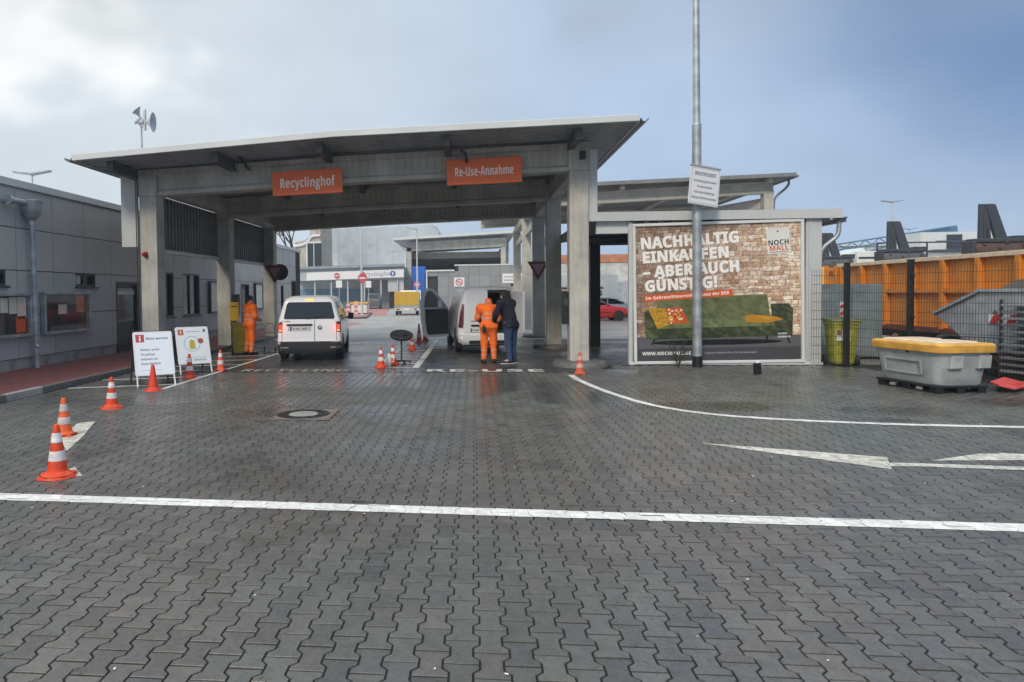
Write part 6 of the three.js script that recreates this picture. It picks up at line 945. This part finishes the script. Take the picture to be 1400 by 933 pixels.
{ const t = thing('no_smoking_sign', 'white square sign with a red ring on the gatehouse, above the van', 'sign', [-1.66, 3.0, -77.9]); mesh('plate', rbox(1.2, 1.06, 0.04, 0.01), C.plateWhite, t); mesh('ring', put(new THREE.TorusGeometry(0.36, 0.05, 8, 28), 0, 0, 0.03), C.red, t); mesh('bar', box(0.66, 0.07, 0.02, 0, 0, 0.035, 0, 0, -0.7), C.red, t); mesh('picture', box(0.4, 0.08, 0.01, 0, 0, 0.025), C.black, t); }
{ const t = thing('info_board', 'white board with two text lines on the gatehouse, right of the van', 'sign', [4.6, 3.35, -77.88]); mesh('plate', rbox(2.75, 1.1, 0.05, 0.01), C.plateWhite, t); mesh('text_line', box(2.3, 0.12, 0.01, -0.05, 0.17, 0.03), mat([0.3, 0.3, 0.36], 0.5), t); mesh('text_line', box(2.3, 0.12, 0.01, -0.05, -0.2, 0.03), mat([0.34, 0.3, 0.34], 0.5), t); mesh('red_mark', rod([1.1, -0.2, 0.02], [1.1, -0.2, 0.04], 0.16, 0.16, 16), C.red, t); }
{ // tipping hall with dark interior
  const t = thing('tipping_hall', 'wide open tipping hall with a dark interior behind the gatehouse', 'building');
  for (const x of [-7.95, 3.6]) mesh('column', box(0.6, 7.4, 0.6, x, 3.7, -84), C.concrete, t);
  mesh('beam', sweepX([[-83.7, 0], [-83.7, 1.1], [-84.3, 1.1], [-84.3, 0]], [[-8.2, 6.95], [4, 7.35]]), C.concrete, t);
  mesh('roof', sweepX([[-82, 0], [-82, 0.3], [-110, 0.3], [-110, 0]], [[-9.7, 8.2], [5, 8.85]]), C.roofUnder, t); mesh('fascia', sweepX([[-81.95, 0], [-81.95, 0.32], [-82, 0.32], [-82, 0]], [[-9.7, 8.2], [5, 8.85]]), C.fascia, t);
  mesh('interior_wall', [span(-8, 4.2, 0, 8.1, -109, -109.4), span(3.9, 4.3, 0, 8.2, -84.5, -109), span(-8.3, -8.0, 0, 7.6, -86, -109)], C.plinth, t);
  for (let i = 0; i < 4; i++) mesh('inner_beam', box(12, 0.8, 0.5, -2, 6.6 - 0.1 * i, -88 - i * 5), C.concrete, t);
  mesh('brace', [rod([-9.5, 8.2, -82.4], [-8.1, 6.8, -83.8], 0.09), rod([-9.6, 8.1, -82.2], [-8.1, 7.6, -83.8], 0.07)], C.whitePaintMetal, t); mesh('downpipe', rod([-8.35, 0, -83.6], [-8.35, 6.8, -83.6], 0.09), C.whitePaintMetal, t);
}
{ const t = thing('blue_container', 'bright blue container in the mouth of the tipping hall', 'container', [-6.55, 0, -81.2]); mesh('box', rbox(1.6, 4.95, 1.4, 0.04, 0, 2.5, -0.8), C.blue, t); for (let i = 0; i < 4; i++) mesh('rib', box(0.1, 4.7, 0.06, -0.6 + i * 0.4, 2.5, -0.08), C.blue, t); }
for (const [n, l, x, z, y, R] of [['no_entry_sign', 'red no entry sign before the blue container', -6.0, -72, 2.7, 0.36], ['no_entry_sign', 'round red sign on the tall white lamp post', -8.2, -49.8, 2.95, 0.34], ['no_entry_sign', 'red no entry disc on the left of the white gantry band', -16.2, -79.7, 3.96, 0.33], ['no_entry_sign', 'red no entry disc near the middle of the white gantry band', -13.1, -79.7, 4.04, 0.33]]) {
  const t = thing(n, l, 'road sign', [x, y, z]); mesh('disc', rod([0, 0, -0.02], [0, 0, 0.02], R, R, 26), mat([0.5, 0.09, 0.1], 0.5), t); mesh('white_bar', box(R * 1.3, R * 0.34, 0.02, 0, 0, 0.022), C.plateWhite, t); if (y > 3) mesh('bracket', box(0.3, 0.06, 0.1, 0, 0, -0.06), C.steel, t); if (y < 2.9) { mesh('post', rod([0, -y, -0.06], [0, 0.2, -0.06], 0.045), C.zinc, t); mesh('lower_plate', rbox(0.75, 1.0, 0.03, 0.01, 0, -1.1, 0), C.plateWhite, t); }
}
{ const t = thing('far_hall', 'huge plain pale blue-grey hall closing the view', 'building'); const pts = [[-21.7, 0], [-4.75, 0], [-4.75, 10.4], [-5.1, 11.1], [-5.7, 11.35], [-21.7, 10.95]]; mesh('wall', put(slab(pts.map(([x, y]) => [x * 1.368, (y - 1.8) * 1.368 + 1.8]), 40, 0.05), 0, 0, -170), C.hall, t); for (let i = 0; i < 3; i++) mesh('seam', box(0.05, 12, 0.03, -26 + i * 7.6, 7, -129.9), mat([0.36, 0.42, 0.46], 0.6), t); }
{ // low building with the white lettered gantry band
  const t = thing('gantry_building', 'low grey building with a white lettered band across its front', 'building');
  mesh('wall', [span(-22, -8.3, 3.4, 5.0, -80.6, -90), span(-22, -8.3, 0, 3.4, -84.5, -90)], C.hall, t); mesh('roof_edge', bar([-22.5, 4.9, -80.4], [-8.2, 5.15, -80.4], 0.6, 0.3), worn([0.3, 0.35, 0.38], 0.6), t);
  for (let i = 0; i < 7; i++) mesh('column', rod([-21 + i * 2, 0, -80.3], [-21 + i * 2, 3.5, -80.3], 0.1), C.paleMetal, t);
  mesh('blue_panel', span(-22, -12.5, 0.9, 2.4, -84.3, -84.45), mat([0.16, 0.26, 0.36], 0.5), t); mesh('white_panel', span(-10.2, -8.3, 2.0, 3.4, -80.5, -80.7), C.paleMetal, t); mesh('gate', span(-10.1, -9, 0, 1.9, -81, -81.2), C.dark, t);
  const b = mesh('band', put(slab([[-19.9, 3.42], [-8.2, 3.68], [-8.2, 4.62], [-19.9, 4.36]], 0.2), 0, 0, -80), C.plateWhite, t);
  mesh('lettering', decal(4.2, 0.85, -11.2, 4.08, -79.78, 0, 0, 0.022), print(canvas(512, 104, (x, W, H) => { x.fillStyle = '#dcdcdc'; x.fillRect(0, 0, W, H); x.fillStyle = '#4a5a80'; x.font = 'italic 78px serif'; x.textAlign = 'center'; x.fillText('Recyclinghof', W * 0.4, 76); x.fillStyle = '#254a86'; x.beginPath(); x.arc(W * 0.9, 52, 40, 0, 7); x.fill(); x.fillStyle = '#ddd'; x.beginPath(); x.moveTo(W * 0.9, 22); x.lineTo(W * 0.9 + 22, 52); x.lineTo(W * 0.9 + 8, 52); x.lineTo(W * 0.9 + 8, 78); x.lineTo(W * 0.9 - 8, 78); x.lineTo(W * 0.9 - 8, 52); x.lineTo(W * 0.9 - 22, 52); x.fill(); }), 0.5), b, { uv: 'keep' });
}
{ // old beige building left of the hall
  const t = thing('old_building', 'beige old building with a curved gable and tall window at the left of the hall', 'building', [0, 0, -96]);
  const k = 96 / 70; const arch = [[-18.6 * k, 0], [-15.9 * k, 0], [-15.9 * k, 8.6 * k], [-16.9 * k, 8.6 * k], [-17.1 * k, 7.3 * k], [-17.6 * k, 6.9 * k], [-18.6 * k, 6.8 * k]];
  mesh('wall', put(slab(arch, 8), 0, 0, -8), C.cream, t); mesh('gable_moulding', tube([[-19.2 * k, 6.3 * k, 0.1], [-17.8 * k, 6.45 * k, 0.1], [-17.2 * k, 6.8 * k, 0.1], [-16.8 * k, 7.3 * k, 0.1], [-15.9 * k, 7.4 * k, 0.1]], 0.22, 30, 6), C.whitePaintMetal, t);
  const w = mesh('window', box(2.0, 4.6, 0.2, -16.5 * k, 5.2 * k - 0.2, 0.05), C.glass, t); mesh('frame', [box(0.2, 4.8, 0.3, -17.35 * k, 5.2 * k - 0.2, 0.1), box(0.1, 4.6, 0.24, -16.6 * k, 5.2 * k - 0.2, 0.1), box(2.2, 0.24, 0.3, -16.6 * k, 6.7 * k, 0.1)], C.whitePaintMetal, w);
}
{ // bare tree behind the building end
  const t = thing('bare_tree', 'leafless tree showing over the end of the grey building', 'tree', [-15.2, 0, -56]), r = rng(7), limbs = [];
  const grow = (a, d, l, rad, n) => { const b = [a[0] + d[0] * l, a[1] + d[1] * l, a[2] + d[2] * l]; limbs.push(rod(a, b, rad, rad * 0.68, 6)); if (n === 0) return; for (let i = 0; i < 3; i++) { const v = V3(d[0] + (r() - 0.5) * 1.3, d[1] + (r() - 0.25) * 0.6, d[2] + (r() - 0.5) * 1.3).normalize(); grow(b, v.toArray(), l * (0.62 + r() * 0.25), rad * 0.62, n - 1); } };
  mesh('trunk', rod([0, -0.1, 0], [0.05, 3.6, 0], 0.24, 0.17, 10), C.bark, t); grow([0.05, 3.5, 0], [0.1, 1, 0], 1.5, 0.15, 5); mesh('crown', limbs, C.bark, t);
}
function lampPost(label, x, z, h, heads, r = 0.09) { const t = thing('street_lamp', label, 'street lamp', [x, 0, z]); mesh('mast', rod([0, 0, 0], [0, h, 0], r, r * 0.6, 12), C.paleMetal, t); for (const s of heads) mesh('lamp_head', put(slab([[0, 0], [s * 0.9, 0.14], [s * 0.9, 0.2], [0, 0.1]], 0.26, 0.01), 0, h - 0.04, -0.13), C.zinc, t); return t; }
lampPost('tall white lamp post standing on the road beyond the white van', -8.3, -50, 8, [-1]); lampPost('white lamp post with a short arm before the tipping hall', -5.15, -62, 7.6, [-1]);
lampPost('double-headed yard lamp behind the middle drum compactor', 34.5, -60, 8.9, [-1, 1]); lampPost('small double-headed lamp farther off above the white site office', 55, -92, 9.2, [-1, 1]);
lampPost('double-headed lamp above the roof of the grey building at far left', -20.4, -30, 7.5, [-1, 1], 0.06); lampPost('faint distant lamp against the big hall, left', -18, -110, 7.2, [-1, 1]); lampPost('faint distant lamp against the big hall, right', -12.5, -105, 8.2, [-1, 1]);
{ const t = thing('traffic_island', 'low kerbed traffic island with red and white markers on the road', 'island', [-9.4, 0, -54.5], 0.12); mesh('kerb', put(slab(rrect(-1.0, -7, 1.0, 7, 0.9, 6), 0.13), 0, 0, 0, -Math.PI / 2), C.kerb, t); mesh('surface', put(slab(rrect(-0.9, -6.9, 0.9, 6.9, 0.85, 6), 0.03), 0, 0.125, 0, -Math.PI / 2), C.pinkRoad, t); }
{ const t = thing('grit_box', 'distant white grit box with a yellow lid on the traffic island', 'grit box', [-9.3, 0.15, -55]); mesh('tub', rbox(1.3, 0.75, 0.8, 0.06, 0, 0.4, 0), C.whitePaintMetal, t); mesh('lid', [rbox(1.5, 0.16, 0.95, 0.05, 0, 0.86, 0), rbox(0.3, 0.1, 0.2, 0.03, -0.3, 0.98, 0)], C.gritLid, t); mesh('base', box(1.3, 0.1, 0.8, 0, 0.03, 0), C.black, t); }
for (let i = 0; i < 3; i++) { const t = thing('marker_post', ['red and white marker at the near tip of the island', 'red and white marker in the middle of the island row', 'red and white marker next to the distant grit box'][i], 'marker', [-9.65 + i * 0.3, 0.15, -48.5 - i * 1.6]); mesh('board', rbox(0.26, 0.85, 0.05, 0.01, 0, 0.48, 0), mat([0.7, 0.5, 0.5], 0.5), t); for (let k = 0; k < 2; k++) mesh('stripe', box(0.26, 0.14, 0.06, 0, 0.3 + k * 0.36, 0, 0, 0, 0.02), mat([0.55, 0.14, 0.14], 0.5), t); }
for (const [x, z, l] of [[-13.2, -66, 'white road sign on a thin post left of the tall lamp'], [-10.9, -70, 'small white sign on a post just left of the tall lamp']]) { const t = thing('post_sign', l, 'road sign', [x, 0, z]); mesh('post', rod([0, 0, 0], [0, 3.0, 0], 0.05), C.zinc, t); mesh('plate', rbox(0.6, 0.7, 0.04, 0.02, 0, 2.75, 0.06), C.plateWhite, t); }
{ const t = thing('far_van', 'small dark car far away beneath the white band', 'car', [-11.7, 0, -79.5], 0.1); const B = bodyOf([[0.3, 0.8, 1.8, -1.8, 0.2, 0.3], [0.9, 0.85, 1.8, -1.7, 0.2, 0.3], [1.2, 0.8, 1.7, -1.0, 0.2, 0.3], [1.8, 0.62, 1.4, -0.5, 0.2, 0.2]]); mesh('body', B.shell(), mat([0.1, 0.11, 0.12], 0.35), t); mesh('rear_window', B.onRear([[-0.6, 1.2], [0.6, 1.2], [0.5, 1.65], [-0.5, 1.65]]), C.glass, t); for (const s of [-1, 1]) mesh('side_window', B.onSide([[1.3, 1.2], [-0.8, 1.2], [-0.4, 1.7], [1.3, 1.7]], s), C.glass, t); wheelsOf(t, [[-0.75, -1.2], [0.75, -1.2], [-0.75, 1.1], [0.75, 1.1]], 0.33, 0.2); }
{ const t = thing('conveyor_bridge', 'long blue lattice conveyor climbing to the right far behind the yard', 'conveyor', [0, 0, -90]), A = [43, 6.3, 0], Bq = [57.5, 8.4, 0], g = []; const n = 18; for (const dz of [0, 1.5]) for (const dy of [0, 0.7]) g.push(bar([A[0], A[1] + dy, dz], [Bq[0], Bq[1] + dy, dz], 0.16, 0.16)); mesh('chords', g, C.craneBlue, t, { kind: 'stuff' }); const d = []; for (let i = 0; i < n; i++) { const p = mid(A, Bq, i / n), q = mid(A, Bq, (i + 1) / n); d.push(bar([p[0], p[1] + (i & 1 ? 0.7 : 0), 0], [q[0], q[1] + (i & 1 ? 0 : 0.7), 0], 0.09, 0.09)); } mesh('lattice', d, C.craneBlue, t, { kind: 'stuff' }); mesh('lower_chord', bar([45, 5.2, 0.7], [52.5, 7.5, 0.7], 0.14, 0.14), C.craneBlue, t); mesh('head', rbox(3, 0.9, 1.6, 0.1, 57, 8.7, 0.6, 0, 0, 0.14), C.craneBlue, t); mesh('support', [rod([47, 0, 0.7], [47, 6.8, 0.7], 0.2), rod([55, 0, 0.7], [55, 8, 0.7], 0.2)], C.craneBlue, t); }
{ const t = thing('site_office', 'white flat-roofed site office building above the orange container', 'building', [52, 0, -84]); mesh('wall', [box(8.2, 8.0, 5, 2, 4, 0)], C.whitePaintMetal, t); mesh('window', box(1.6, 1.6, 0.2, 1.4, 6.9, 2.5), C.glass, t); mesh('balcony', [box(5, 0.15, 2, 1, 5.9, 3.2), box(5, 0.08, 0.08, 1, 6.9, 4.1)], C.darkSteel, t); mesh('side_block', box(10, 6.8, 6, 9, 3.4, -3), worn([0.5, 0.53, 0.5], 0.6), t); }
{ const t = thing('white_cabin', 'small white cabin top left of the middle drum compactor', 'cabin', [27.3, 0, -50]); mesh('wall', rbox(3.2, 4.3, 3, 0.05, 0, 2.15, 0), C.whitePaintMetal, t); mesh('dark_strip', box(2.4, 0.12, 0.05, -0.3, 3.85, 1.51), C.dark, t); mesh('lower_roof', box(1.6, 0.3, 2.4, -1.7, 4.1, 0, 0, 0, 0.4), C.whitePaintMetal, t); }
{ const t = thing('railing', 'thin steel railing above the orange container, left of the right-hand compactor', 'railing', [20.5, 0, -34]); for (const x of [-1.6, 0.6, 2.6]) mesh('post', rod([x, 0, 0], [x, 3.95, 0], 0.04), C.darkSteel, t); for (const y of [3.5, 3.92]) mesh('rail', rod([-1.6, y, 0], [2.6, y, 0], 0.035), C.darkSteel, t); mesh('panel', box(4, 0.5, 0.05, 0.5, 3.15, -0.1), C.skipGrey, t); }
for (const [x, z, w, h, l] of [[62, -120, 26, 8.6, 'long pale shed on the skyline at the far right'], [78, -96, 16, 7.2, 'grey shed on the skyline by the right edge'], [36, -115, 16, 6.4, 'low pale shed behind the blue conveyor']]) { const t = thing('far_shed', l, 'shed', [x, 0, z]); mesh('wall', box(w, h, 8, 0, h / 2, 0), worn([0.5, 0.55, 0.58], 0.6), t); mesh('roof', box(w + 0.6, 0.4, 8.6, 0, h + 0.2, 0), C.fascia, t); }

renderer.render(scene, camera);
